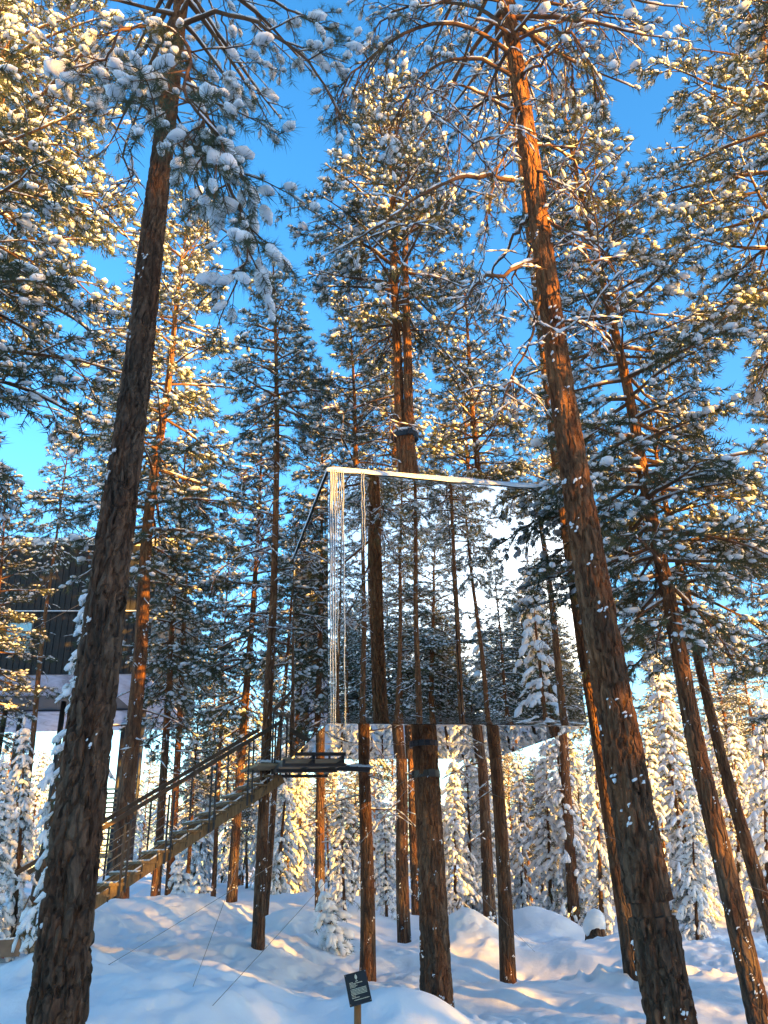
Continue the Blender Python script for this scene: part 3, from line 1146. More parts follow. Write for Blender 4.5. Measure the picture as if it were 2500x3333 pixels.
for P, r, f0, dens in (
        ([(1108, 120), (1020, 60, -.3), (900, 60, -.5), (820, 110, -.6), (760, 160, -.6), (720, 210, -.6)], 0.035, 0.3, 1.5),
        ([(1115, 170), (1040, 130, -.2), (950, 140, -.3), (890, 190, -.4), (860, 260, -.4), (850, 310, -.4)], 0.03, 0.25, 1.6),
        ([(1100, 60), (1010, 10, .4), (900, 10, .6), (830, 40, .8), (790, 100, .9)], 0.035, 0.3, 1.5),
        ([(1120, 210), (1060, 210, .5), (1000, 260, .8), (960, 330, .9), (930, 420, .9)], 0.028, 0.3, 1.3),
        ([(1140, 290), (1090, 330, .5), (1060, 420, .7), (1050, 500, .7)], 0.022, 0.3, 1.3),
        ([(1105, 80), (1190, 50, .3), (1290, 30, .6), (1380, 60, .8)], 0.03, 0.25, 1.4),
        ([(1120, 150), (1180, 110, .6), (1230, 130, .9), (1240, 200, 1.0)], 0.026, 0.25, 1.5),
        ([(1110, 90), (1170, 60, -.6), (1240, 80, -1.0), (1280, 150, -1.1), (1290, 230, -1.1)], 0.026, 0.3, 1.3),
        ([(1145, 310), (1200, 320, .5), (1260, 370, .8), (1290, 450, .8)], 0.022, 0.3, 1.0),
        ([(1160, 520), (1100, 620, .9), (1070, 730, 1.0)], 0.018, 0.3, 0.8)):
    l2.append(dict(pts=X(P, Y2), r=r, f0=f0, dens=dens, prm=HANG))
for lb in auto_limbs(42, ax2, 12.2, 17.2, 3.0, 0.5, 0.35, 4, prm=dict(ds2=0.34, ds3=0.18, nn=16, nw=0.005)):
    l2.append(lb)
P2 = hero_pine('massive red-barked pine with a notched ring cut round its lower trunk', A2, 0.2, 0.07, 6, l2, k=72, n=700, detail=0.032, snow_n=34, snow_side=4.2, snow_size=0.036, notch=(pt(2110, 2981, Y2)[2], pt(2110, 2938, Y2)[2]))

# --- pine running through the mirrored cube
CUBE_A = EYE + np.array([-0.8866, 11.23, 1.817])
YAW = math.radians(14.60)
EX = np.array([math.cos(YAW), math.sin(YAW), 0])
EY = np.array([-math.sin(YAW), math.cos(YAW), 0])
EZ = np.array([0, 0, 1.0])
S = 4.0
CC = CUBE_A + EX * 2 + EY * 2
Y3 = CC[1]
A3 = down([pt(1425, 3300, Y3), pt(1412, 3000, Y3), CC + np.array([0.02, 0, 0.0]), CC + np.array([0, 0, 4.0]), ps(878, 985, Y3), ps(872, 940, Y3)])
sp0 = ps(876, 985, Y3)
stemL = [sp0 + np.array([-.02, 0, -.4]), ps(864, 900, Y3), ps(858, 750, Y3), ps(850, 560, Y3), ps(846, 400, Y3), ps(842, 290, Y3), ps(840, 170, Y3)]
stemR = [sp0 + np.array([.05, -.05, -.4]), ps(883, 900, Y3 - .1), ps(880, 750, Y3 - .1), ps(875, 560, Y3 - .1), ps(878, 420, Y3), ps(890, 330, Y3 + .1)]
axL = spline(stemL, 120)
Htop = stemL[-1][2]
l3 = auto_limbs(43, axL, ps(850, 720, Y3)[2], Htop, 2.5, 0.62, 0.36, 4, dead_from=sp0[2] + 0.4, el0=-8, el1=55, prm=dict(PINE_FAR))
P3 = hero_pine('tall twin-stemmed pine growing up through the mirrored cube', A3, 0.235, 0.165, 9, l3, prm=PINE_FAR, k=56, n=420, detail=0.024, taper=0.55,
               extra_axes=[(stemL, 0.12, 0.03), (stemR, 0.12, 0.03)], snow_n=60, snow_size=0.026)

# --- sunlit pine behind the massive one (right), with broad crown
Y4 = 12.2
A4 = down(X([(1640, 2195), (1560, 1850), (1500, 1590), (1452, 1330), (1400, 1080), (1358, 850), (1322, 690), (1285, 540), (1240, 350), (1208, 190)], Y4))
ax4 = spline(A4, 200)
l4 = auto_limbs(44, ax4, ps(1450, 1300, Y4)[2], A4[-1][2], 2.8, 0.8, 0.36, 4, el0=-14, el1=50, prm=dict(PINE_FAR))
hero_pine('tall sunlit pine with glowing orange trunk beside the massive notched pine', A4, 0.165, 0.02, 12, l4, prm=PINE_FAR, k=48, n=420, detail=0.012, snow_n=50, snow_side=4.0, snow_size=0.026)

Y5 = 14.5
A5 = down(X([(1690, 2080), (1620, 1850), (1560, 1640), (1500, 1390), (1470, 1240), (1430, 1050), (1400, 880)], Y5))
ax5 = spline(A5, 200)
l5 = auto_limbs(45, ax5, ps(1490, 1360, Y5)[2], A5[-1][2], 2.6, 0.6, 0.4, 4, el0=-20, el1=45, prm=dict(PINE_FAR))
hero_pine('orange-barked pine leaning close beside the sunlit pine', A5, 0.14, 0.02, 14, l5, prm=PINE_FAR, k=32, n=260, detail=0.006, snow_n=30, snow_side=4.0, snow_size=0.022)

# --- slimmer pine hidden behind the massive one
Y6 = 16.5
A6 = down(X([(1368, 2085), (1330, 1850), (1285, 1550), (1235, 1250), (1190, 900), (1150, 560), (1118, 300), (1082, 20)], Y6))
A6 = up(A6, 24)
hero_pine('slim pine almost hidden behind the massive notched pine', A6, 0.17, 0.05, 15, auto_limbs(46, spline(A6, 100), 19.5, 24, 1.9, 0.6, 0.5, 3, prm=dict(PINE_FAR, nn=10, nw=0.008)), prm=PINE_FAR, k=24, n=160, detail=0.004, snow_n=20)

# --- slender pine carrying the stair landing
Y0 = 16.9
T0B = pt(836, 3150, Y0)
A0 = down(X([(556, 2090), (565, 1850), (580, 1500), (592, 1250), (598, 950), (596, 760), (590, 570)], Y0))
l0 = auto_limbs(47, spline(A0, 100), ps(600, 940, Y0)[2], A0[-1][2], 1.55, 0.6, 0.34, 4, dead_from=ps(590, 1380, Y0)[2], el0=-14, el1=45, prm=dict(PINE_FAR))
hero_pine('slender pine standing at the stair top, carrying the steel landing', A0, 0.14, 0.02, 17, l0, prm=PINE_FAR, k=28, n=260, detail=0.006, snow_n=70, snow_z=10, snow_size=0.026)

# --- generic tall pines seen in the photo: base px, top px (1659 scale), distance, width scale, variant, label
TALL = [
    (792, 2102, 770, 640, 17.3, 0.95, 0, 'straight pine whose trunk meets the snowy end of the landing beam'),
    (1101, 2122, 1000, 560, 17.6, 0.9, 1, 'straight dark-barked pine standing alone on the trampled snow right of the cube tree'),
    (875, 2050, 845, 640, 21.8, 0.9, 0, 'golden-lit pine trunk seen under the cube just left of the cube tree'),
    (1062, 1995, 985, 740, 23.5, 0.95, 2, 'sunlit pine at the forest edge behind the lone dark-barked pine'),
    (692, 2000, 690, 800, 25, 0.85, 2, 'pine rising behind the snowy sapling under the landing'),
    (258, 1948, 392, 425, 23.5, 1.05, 0, 'broad-crowned pine standing behind the lower stair flight'),
    (335, 1940, 410, 900, 26, 0.9, 2, 'thin pine behind the middle of the stair, nearer of a pair'),
    (365, 1930, 425, 980, 28, 0.9, 1, 'thin pine behind the middle of the stair, farther of a pair'),
    (500, 1960, 568, 870, 25, 0.95, 2, 'orange-trunked pine behind the upper stair flight with golden crown'),
    (572, 2000, 640, 1100, 22, 0.8, 1, 'dark slim pine right behind the landing rail'),
    (460, 1940, 500, 1150, 30, 0.7, 2, 'very thin dark pine between the stair pines'),
    (75, 1960, 330, 700, 27, 0.95, 4, 'orange-trunked pine in front of the black treehouse wall'),
    (30, 1970, 150, 900, 31, 0.8, 4, 'orange pine trunk rising among the treehouse stilts'),
    (-60, 1960, 25, 1010, 21, 1.0, 0, 'snow-covered pine screening the black treehouse'),
    (-310, 2150, -60, -80, 12.5, 1.3, 0, 'big dense pine hanging its snowy crown over the treehouse'),
    (-250, 2000, 60, -260, 17, 1.1, 3, 'tall golden-topped pine behind the dense snowy pine'),
    (1900, 2150, 1620, -160, 13, 1.05, 3, 'tall pine whose drooping boughs fill the upper right sky'),
    (1790, 2010, 1660, 760, 18, 0.95, 2, 'pine with heavy snow clumps beside the sunlit pine crown'),
    (900, 1995, 868, 900, 29, 0.9, 1, 'thin dark pine trunk half hidden by the cube tree'),
    (805, 1900, 800, 1000, 34, 0.7, 2, 'thin orange pine stem behind the snowy beam end'),
    (1240, 1980, 1175, 800, 30, 0.9, 0, 'golden-lit pine behind the cube, close by its right edge'),
]
for bx, by, tx, ty, y, ws, vi, lab in TALL:
    b = ps(bx, by, y)
    b[2] = gz1(b[0], b[1])
    t_ = ps(tx, ty, y)
    place_variant(VARIANTS[vi], 'pine_tree', b, t_, lab, 'tree', None, ws)

def sunny(x, y):
    """lanes kept clear of unseen trees so the low sun reaches the clearing"""
    u = 0.643 * x + 0.766 * y
    return 11.2 < u < 13.6 or 6.3 < u < 7.5 or 8.2 < u < 9.5 or 14.4 < u < 16.2 or 22.0 < u < 26.0 or 18.2 < u < 19.2


bc = np.array([8.7, 7.7, gz1(8.7, 7.7)])
place_variant(VARIANTS[1], 'pine_tree', bc, bc + np.array([-1.1, 0.2, 20.5]), 'close pine overhanging the sky above the sunlit pine', 'tree', None, 1.12, 0.6)

# --- forest behind the photographer, seen in the mirrored face
NRM = np.array([math.sin(YAW), -math.cos(YAW), 0])


def mirror_pt(p):
    return p - 2 * np.dot(p - CUBE_A, NRM) * NRM


def z2(px, py):
    return 850 + px / 1.508, 1450 + py / 1.508


REFL = [(385, 1350, 388, 500, 36, 0.75, 4), (500, 1350, 497, 500, 27, 0.8, 4), (587, 1350, 525, 150, 24, 0.88, 4), (665, 1350, 682, 600, 34, 0.8, 4),
        (772, 1350, 760, 450, 28, 0.85, 4), (890, 1350, 895, 880, 46, 0.9, 2), (990, 1350, 928, 180, 26, 0.85, 4), (1112, 1350, 1050, 780, 32, 0.9, 4),
        (1180, 1350, 1130, 650, 50, 0.9, 2), (1478, 1350, 1350, 220, 27, 0.95, 4), (440, 1350, 445, 600, 52, 0.9, 0), (840, 1350, 835, 600, 56, 0.9, 1),
        (620, 1350, 620, 600, 54, 0.9, 3), (720, 1350, 720, 600, 60, 0.9, 0), (1030, 1350, 1010, 700, 58, 0.9, 2), (1330, 1350, 1260, 700, 56, 0.85, 2), (1420, 1350, 1340, 600, 50, 0.8, 2)]
frnd = random.Random(19)
for q in range(24):
    for _ in range(14):
        a = 345 + frnd.uniform(0, 1220)
        gap = 930 < a < 1270
        yv = frnd.uniform(54, 66) if gap else frnd.uniform(42, 62)
        rp_ = mirror_pt(pt(*z2(a, 1350), yv))
        if not sunny(rp_[0], rp_[1]):
            break
    else:
        continue
    REFL.append((a, 1350, a + frnd.uniform(-6, 6) - max(0, a - 800) * 0.06, 700, yv, frnd.uniform(1.0, 1.2), frnd.choice((0, 2, 0, 3)) if not gap else 2))
for a, yv in ((1010, 70), (1090, 64), (1160, 74), (1230, 66), (1310, 72), (1390, 64), (1450, 70), (1530, 66)):
    REFL.append((a, 1350, a - 25, 700, yv, 1.15, 2))
for bx, by, tx, ty, y, ws, vi in REFL:
    v0, v1 = mirror_pt(pt(*z2(bx, by), y)), mirror_pt(pt(*z2(tx, ty), y))
    d = (v1 - v0) / (v1[2] - v0[2])
    g = gz1(v0[0], v0[1])
    b = v0 + d * (g - v0[2])
    tp_ = v0 + d * (g + VARIANTS[vi]['H'] * rnd.uniform(0.95, 1.15) - v0[2])
    place_variant(VARIANTS[vi], 'pine_tree', b, tp_, 'tall snowy pine whose reflection stands in the mirrored face', 'tree', 'pines behind the photographer', ws)
SPR = [(1395, 1350, 31, 13.5, 3), (1110, 1350, 58, 19, 3), (930, 1350, 62, 16, 0), (470, 1350, 52, 14, 1)]
for bx, by, y, h, vi in SPR:
    v0 = mirror_pt(pt(*z2(bx, by), y))
    b = np.array([v0[0], v0[1], gz1(v0[0], v0[1])])
    place_variant(YOUNG[vi], 'spruce_tree', b, b + np.array([0, 0, h]), 'young snow-laden spruce whose reflection shows in the mirrored face', 'tree', 'spruces behind the photographer')
for k in range(50):
    for _ in range(60):
        y = -rnd.uniform(5, 70)
        x = rnd.uniform(-14, 30) - y * 0.35
        vp = mirror_pt(np.array([x, y, 0.0]))
        if -0.12 < vp[0] / vp[1] < 0.34 and vp[1] < 62:
            continue
        if (abs(x) < 2.2 and y > -6) or sunny(x, y):
            continue
        break
    b = np.array([x, y, gz1(x, y)])
    vi = rnd.choice((0, 1, 2, 3))
    h = VARIANTS[vi]['H'] * rnd.uniform(0.8, 1.1)
    place_variant(VARIANTS[vi], 'pine_tree', b, b + np.array([rnd.uniform(-.6, .6), rnd.uniform(-.6, .6), h]), 'tall snowy pine in the woods facing the mirrored cube', 'tree', 'pines in the wood behind the photographer', rnd.uniform(0.85, 1.1))

# --- young conifers at the forest edge: top px, base px y, distance (1659 scale)
YG = [(1285, 1560, 1300, 2015, 27, 1, 'snow-draped young spruce at the forest edge with sun on its flank'),
      (1395, 1560, 1420, 2000, 25, 3, 'golden-lit young pine behind the massive notched trunk'),
      (1585, 1555, 1600, 1990, 30, 3, 'narrow young spruce rising between the leaning orange trunks'),
      (1645, 1500, 1655, 1985, 27, 1, 'young spruce with snow-bent branches at the right forest edge'),
      (1490, 1690, 1500, 2000, 22.5, 0, 'small sunlit young pine with bare orange stem at the forest edge'),
      (1180, 1600, 1190, 1990, 31, 0, 'snow-draped young tree below the right corner of the cube'),
      (1120, 1640, 1130, 1985, 33, 1, 'bushy young tree seen under the cube right of the lone pine'),
      (980, 1640, 985, 1985, 30, 0, 'golden-topped young tree standing right of the cube tree'),
      (735, 1690, 745, 1960, 26, 2, 'sunlit young spruce behind the landing beam pine'),
      (830, 1720, 835, 1975, 27, 2, 'snow-draped young spruce between the landing beam pine and the golden trunk'),
      (200, 1260, 120, 2060, 11.5, 3, 'snow-laden spruce pressed behind the thick dark pine'),
      (55, 1560, 40, 1985, 15.5, 1, 'golden snow-laden spruce at the foot of the treehouse stilts'),
      (5, 1640, -10, 2000, 14, 0, 'bushy snow-laden spruce left of the red shovel'),
      (640, 1640, 640, 1960, 36, 1, 'bluish shaded young tree below the landing'),
      (600, 1680, 605, 1955, 40, 0, 'bluish shaded young tree beside the landing pine')]
for tx, ty, bx, by, y, vi, lab in YG:
    b = ps(bx, by, y)
    b[2] = gz1(b[0], b[1])
    place_variant(YOUNG[vi], 'spruce_tree' if 'spruce' in lab else 'young_tree', b, ps(tx, ty, y), lab, 'tree', None, 1.0)
SAP = [(700, 1915, 717, 2065, 19.5, 'low snow-smothered sapling beside the landing beam pine'), (1060, 1975, 1062, 2028, 22, 'small snow-capped sapling beside the lone dark-barked pine'),
       (385, 1850, 390, 1960, 24, 'small snowy sapling behind the stair'), (430, 1880, 430, 1965, 26, 'knee-high snowy sapling right of the stair pines')]
for tx, ty, bx, by, y, lab in SAP:
    b = ps(bx, by, y)
    b[2] = gz1(b[0], b[1])
    place_variant(YOUNG[4], 'sapling', b, ps(tx, ty, y), lab, 'tree', None, 1.25)
for k in range(120):
    y = rnd.uniform(29, 62)
    bx = rnd.uniform(-150, 1800)
    if bx < 400:
        y = rnd.uniform(54, 75)
    elif bx < 560 and y < 36:
        y += 10
    b = ps(bx, 1990, y)
    b[2] = gz1(b[0], b[1])
    vi = rnd.choice((0, 1, 2, 3, 1))
    h = YOUNG[vi]['H'] * rnd.uniform(0.7, 1.15)
    if 560 < bx < 1250:
        h *= 0.85
    place_variant(YOUNG[vi], 'young_tree', b, b + np.array([rnd.uniform(-.5, .5), rnd.uniform(-.3, .3), h]), 'snow-draped young conifer in the background thicket', 'tree', 'young conifers in the background thicket', rnd.uniform(0.85, 1.15))
for k in range(36):
    y = rnd.uniform(30, 58)
    bx = rnd.uniform(380, 1800)
    b = ps(bx, 1960, y)
    b[2] = gz1(b[0], b[1])
    vi = rnd.choice((0, 2, 2))
    h = rnd.uniform(6.0, 9.5) * (0.8 if 560 < bx < 1250 else 1.0)
    place_variant(VARIANTS[vi], 'young_pine', b, b + np.array([rnd.uniform(-.4, .4), rnd.uniform(-.3, .3), h]), 'slim half-grown pine standing in the background thicket', 'tree', 'half-grown pines in the background thicket', rnd.uniform(0.9, 1.2))
for k in range(46):
    y = rnd.uniform(36, 95)
    bx = rnd.uniform(-250, 1900)
    if 930 < bx < 1300 and y < 60:
        y += 30
    if bx < 330:
        y += 25
    b = ps(bx, 1960, y)
    b[2] = gz1(b[0], b[1])
    vi = rnd.choice((0, 1, 2, 3))
    h = VARIANTS[vi]['H'] * rnd.uniform(0.6, 0.85)
    place_variant(VARIANTS[vi], 'pine_tree', b, b + np.array([rnd.uniform(-.5, .5), 0, h]), 'distant pine in the background wood', 'tree', 'distant pines in the background wood', rnd.uniform(0.9, 1.2))
# unseen side woods beside the frame; the right-hand pines are added to shade the clearing
for k in range(46):
    if k < 14:
        y = rnd.uniform(-4, 40)
        x = -rnd.uniform(0.75 * max(y, 0) + 8, 0.75 * max(y, 0) + 30)
    else:
        for _ in range(60):
            u, q = rnd.uniform(2, 27), rnd.uniform(13, 62)
            x, y = 0.643 * u + 0.766 * q, 0.766 * u - 0.643 * q
            if not sunny(x, y) and (y < 0 or x > 0.85 * y + 5):
                break
    b = np.array([x, y, gz1(x, y)])
    vi = rnd.choice((0, 1, 2, 3))
    place_variant(VARIANTS[vi], 'pine_tree', b, b + np.array([0, 0, VARIANTS[vi]['H'] * rnd.uniform(0.8, 1.05)]), 'tall snowy pine in the unseen woods beside the clearing', 'tree', 'pines beside the clearing', 1.0)

# ------------------------------------------------------------------ mirrored cube
cube = thing('mirror_cube', 'mirrored glass cube treehouse hung round a pine, reflecting the forest', 'treehouse', CUBE_A + EX * 2 + EY * 2)
C0 = CUBE_A + EX * 2 + EY * 2


def panel(o, ux, uy, nrm, w, h, nu=48, nv=64):
    """mirror sheet from corner o, spans ux*w, uy*h; edges curl slightly as thin sheets do"""
    ed = np.unique(np.concatenate([np.linspace(0, 0.08, 13), np.linspace(0.08, 0.92, 9), np.linspace(0.92, 1, 13)]))
    U, V = np.meshgrid(ed * w, ed * h)
    d = np.minimum(V, h - V) + 0 * U
    curl = 0.0016 * np.exp(-d / 0.03)
    P = o[None, None] + ux * U[..., None] + uy * V[..., None] - nrm * curl[..., None]
    n = len(ed)
    idx = np.arange(n * n).reshape(n, n)
    a, b, c, e = idx[:-1, :-1].ravel(), idx[:-1, 1:].ravel(), idx[1:, 1:].ravel(), idx[1:, :-1].ravel()
    T = np.concatenate([np.stack([a, b, c], 1), np.stack([a, c, e], 1)])
    if np.dot(np.cross(ux, uy), nrm) < 0:
        T = T[:, ::-1]
    mb = MB()
    P = P.reshape(-1, 3)
    mb.add(P, T)
    # back side and rim so the sheet has thickness
    Q = P - nrm * 0.012
    mb.add(Q, T[:, ::-1])
    return mb.shift(C0).mesh('mirror_panel', M_MIRROR)


g = 0.006
core = MB()
core.box(CUBE_A + EX * 2 + EY * 2 + EZ * 2, EX * 1.975, EY * 1.975, EZ * 1.975)
obj('frame', core.shift(C0).mesh('frame', M_STEEL, False), cube)
for i in (0, 1):
    w = 2.0 - 2 * g
    obj('mirror_panel', panel(CUBE_A + EX * (2 * i + g) + EZ * g, EX, EZ, -EY, w, 4 - 2 * g), cube)
    obj('mirror_panel', panel(CUBE_A + EX * 4 + EY * (2 * i + g) + EZ * g, EY, EZ, EX, w, 4 - 2 * g), cube)
    obj('mirror_panel', panel(CUBE_A + EY * (2 * i + g) + EZ * g, EY, EZ, -EX, w, 4 - 2 * g), cube)
    obj('mirror_panel', panel(CUBE_A + EY * 4 + EX * (2 * i + g) + EZ * g, EX, EZ, EY, w, 4 - 2 * g), cube)
    obj('mirror_panel', panel(CUBE_A + EX * g + EY * (2 * i + g), EX, EY, -EZ, 4 - 2 * g, w), cube)
# roof snow: slab with uneven top and edge
rs = MB()
nn = 40
U, V = np.meshgrid(np.linspace(-0.02, 4.02, nn), np.linspace(-0.02, 4.02, nn))
d = np.minimum(np.minimum(U + .02, 4.02 - U), np.minimum(V + .02, 4.02 - V))
Z = 4.0 + 0.3 * (1 - np.exp(-d / 0.3)) + 0.008 + 0.02 * vnoise(U * 2, V * 2, 4) ** 2
P = CUBE_A + EX * U[..., None] + EY * V[..., None] + EZ * Z[..., None]
idx = np.arange(nn * nn).reshape(nn, nn)
a, b, c, e = idx[:-1, :-1].ravel(), idx[:-1, 1:].ravel(), idx[1:, 1:].ravel(), idx[1:, :-1].ravel()
rs.add(P.reshape(-1, 3), np.concatenate([np.stack([a, b, c], 1), np.stack([a, c, e], 1)]))
ring = np.concatenate([idx[0, :], idx[1:, -1], idx[-1, -2::-1], idx[-2:0:-1, 0]])
top = P.reshape(-1, 3)[ring]
bot = top.copy()
bot[:, 2] = C0[2] + 4.0 - 0.012 - 0.03 * vnoise(np.arange(len(ring)) * 0.35, np.zeros(len(ring)), 9)
m = len(ring)
i = np.arange(m)
j = (i + 1) % m
rs.add(np.concatenate([top, bot]), np.concatenate([np.stack([i, m + i, m + j], 1), np.stack([i, m + j, j], 1)]))
obj('roof_snow', rs.shift(C0).mesh('roof_snow', M_SNOW), cube)
# collar where the trunk passes the underside
cl = MB()
for a in range(16):
    a0, a1 = a * math.pi / 8, (a + 1) * math.pi / 8
    cl.beam(CC + np.array([math.cos(a0) * .22, math.sin(a0) * .22, -0.02]), CC + np.array([math.cos(a1) * .22, math.sin(a1) * .22, -0.02]), 0.05, 0.05)
obj('trunk_collar', cl.shift(C0).mesh('trunk_collar', M_STEEL, False), cube)

# icicles on the front edge
ICI = [(1071, 1545, 2405, 0.014), (1079, 1548, 2420, 0.018), (1087, 1550, 2395, 0.016), (1096, 1552, 2130, 0.009), (1075, 1548, 1900, 0.01), (1112, 1556, 1850, 0.011), (1118, 1557, 2385, 0.013),
       (1186, 1560, 1795, 0.008), (1195, 1562, 1800, 0.01), (1104, 1554, 1760, 0.007), (1091, 1550, 1700, 0.008)]
for k, (px, y0, y1, r) in enumerate(ICI):
    fr = (px - 1066) / 842 * 0.93
    b0 = CUBE_A + EX * (4 * fr + 0.02) - EY * 0.03 + EZ * 4.0
    # length along z from pixel rows
    zz = []
    for yy in (y0, y1):
        dd = _F + CR * (px - 1250) / FPX + CU * (1666.5 - yy) / FPX
        zz.append(EYE[2] + dd[2] / math.hypot(dd[0], dd[1]) * math.hypot(b0[0], b0[1]))
    n = 40
    t = np.linspace(0, 1, n)
    P = np.stack([b0[0] + 0.006 * np.sin(t * 23 + k), b0[1] + 0.004 * np.cos(t * 17 + k), C0[2] + 4.0 - t * (C0[2] + 4.0 - zz[1])], 1)
    R = r * 0.48 * (1 - t) ** 0.45 * (1 + 0.25 * np.sin(t * 60 + k) + 0.15 * np.sin(t * 140)) + 0.0015
    mb = MB()
    mb.poly(P, R, 6)
    o = obj('icicle', mb.shift(b0).mesh('icicle', M_ICE))
    o.location = b0
    long_ = y1 > 2300
    tag(o, 'metre-long icicle reaching below the cube beside its left edge' if long_ else 'short thin icicle hanging from the snowy top edge of the cube', 'icicle', 'long icicles down the cube face' if long_ else 'short icicles along the cube top edge')


# steel bands on the cube pine and their guy wires
def band(c, r, h, label, ry=None):
    mb = MB()
    n = 28
    a = np.arange(n + 1) * 2 * math.pi / n
    for q in range(n):
        p0 = np.array([math.cos(a[q]) * r, math.sin(a[q]) * (ry or r), 0])
        p1 = np.array([math.cos(a[q + 1]) * r, math.sin(a[q + 1]) * (ry or r), 0])
        mb.beam(p0, p1, 0.02, h)
    t = thing('tree_band', label, 'steel band', c)
    obj('strap', mb.mesh('strap', M_STEEL, False), t)
    bk = MB()
    bk.box((r * 0.35, -(ry or r) - 0.03, 0), (0.05, 0, 0), (0, 0.03, 0), (0, 0, h * 0.55))
    bk.box((-r * 1.02, -0.02, 0), (0.03, 0, 0), (0, 0.05, 0), (0, 0, h * 0.5))
    obj('buckle', bk.mesh('buckle', M_STEEL, False), t)
    return t


bl = axis_at(spline(A3, 200), pt(1400, 2520, Y3)[2])
band(bl, 0.215, 0.11, 'black steel band strapped round the cube tree below the cube')
bu = ps(876, 944, Y3)
bt = band(bu, 0.25, 0.12, 'black steel band strapped round the twin stems above the cube', 0.2)
sb = MB()
rg = np.random.default_rng(4)
aa = rg.uniform(math.pi, 2 * math.pi, 22)
sb.blobs(np.stack([np.cos(aa) * .25, np.sin(aa) * .2, np.full(22, 0.085)], 1), np.stack([-np.sin(aa), np.cos(aa), 0 * aa], 1), 0.06, 0.035, 0.03, rg)
obj('snow', sb.mesh('snow', M_SNOW), bt, 'stuff')


def wire(p0, p1, label, r=0.0034, sag=0.03):
    n = 14
    t = np.linspace(0, 1, n)[:, None]
    P = p0 * (1 - t) + p1 * t
    P[:, 2] -= sag * 4 * (t * (1 - t))[:, 0]
    mb = MB()
    mb.poly(P, r, 6)
    o = obj('guy_wire', mb.shift(p0).mesh('guy_wire', M_WIRE))
    o.location = p0
    tag(o, label, 'wire')


def on_ground(px, py):
    best = None
    for y in np.arange(8, 30, 0.05):
        p = pt(px, py, y)
        if p[2] <= gz1(p[0], p[1]):
            best = p
            break
    return best if best is not None else pt(px, py, 14)


wire(bl + np.array([-.2, -.05, 0]), on_ground(314, 3149) - np.array([0, 0, .05]), 'thin guy wire from the cube tree to the snow below the stair')
wire(bl + np.array([-.1, -.2, 0]), on_ground(662, 3288) - np.array([0, 0, .05]), 'thin guy wire from the cube tree to the snow near the sign')
wire(ps(575, 1700, Y0) + np.array([0, -.12, 0]), on_ground(600, 3272) - np.array([0, 0, .05]), 'steep thin wire from the landing pine down to the snow')
wire(bl + np.array([.2, -.05, 0]), pt(2560, 2925, 12.2), 'thin guy wire from the cube tree crossing in front of the massive pine')
wire(bu + np.array([.25, 0, 0]), pt(2900, 2763, 12.4), 'thin guy wire from the twin stems sloping down to the right')
wire(bu + np.array([-.25, 0, 0]), pt(-500, 2363, 12.9), 'thin guy wire from the twin stems sloping down past the black treehouse')
wire(pt(1440, 2778, Y3 + .3), on_ground(1743, 3093) - np.array([0, 0, .05]), 'thin guy wire ending in the snow right of the lone dark-barked pine')

# ------------------------------------------------------------------ stair and landing
S0 = pt(118, 3085, 14.5)
S1 = pt(905, 2533, 16.9)
sd_ = S1 - S0
run = np.array([sd_[0], sd_[1], 0])
RL = np.linalg.norm(run)
RD = run / RL
side = np.array([-RD[1], RD[0], 0])       # away from the camera
WD = 0.95
NST = 16
stair = thing('staircase', 'straight timber stair with cable railing climbing to the landing', 'staircase', S0)
for s in (0.0, WD):
    mb = MB()
    mb.beam(S0 + side * s - RD * 0.15, S1 + side * s + RD * 0.1, 0.055, 0.18)
    obj('stringer', mb.shift(S0).mesh('stringer', M_WOOD, False), stair)
    sn = MB()
    rg = np.random.default_rng(int(s * 10) + 3)
    tt = rg.uniform(0.1, 0.98, 50)
    Pp = S0 + sd_ * tt[:, None] + side * s + np.array([0, 0, 0.145])
    sn.blobs(Pp, np.tile(sd_, (50, 1)), 0.13, 0.026, 0.018, rg)
    obj('stringer_snow', sn.shift(S0).mesh('stringer_snow', M_SNOW), stair, 'stuff')
for k in range(NST):
    f = (k + 0.5) / NST
    c = S0 + run * f + np.array([0, 0, sd_[2] * (k + 1) / NST + 0.03])
    mb = MB()
    mb.box(c + side * WD / 2, RD * 0.15, side * (WD / 2 + 0.06), EZ * 0.022)
    tr = obj('tread', mb.shift(S0).mesh('tread', M_WOOD, False), stair)
    for s in (-0.03, WD + 0.03):
        for e, ln in ((-0.12, 0.2), (0.13, 0.1)):
            bk = MB()
            bk.beam(c + side * s + RD * e - EZ * 0.022, c + side * s + RD * e - EZ * ln, 0.03, 0.012, up=(1, 0, 0))
            obj('bracket', bk.shift(S0).mesh('bracket', M_STEEL, False), tr)
    rg = np.random.default_rng(k)
    sn = MB()
    q = rg.uniform(-0.95, 0.95, (16, 2))
    sn.blobs(c + side * WD / 2 + RD * (q[:, :1] * 0.12) + side * (q[:, 1:] * WD / 2) + EZ * 0.03, np.tile(side, (16, 1)), 0.13, 0.06, 0.022, rg, ICO0, 0.25)
    obj('tread_snow', sn.shift(S0).mesh('tread_snow', M_SNOW), tr, 'stuff')
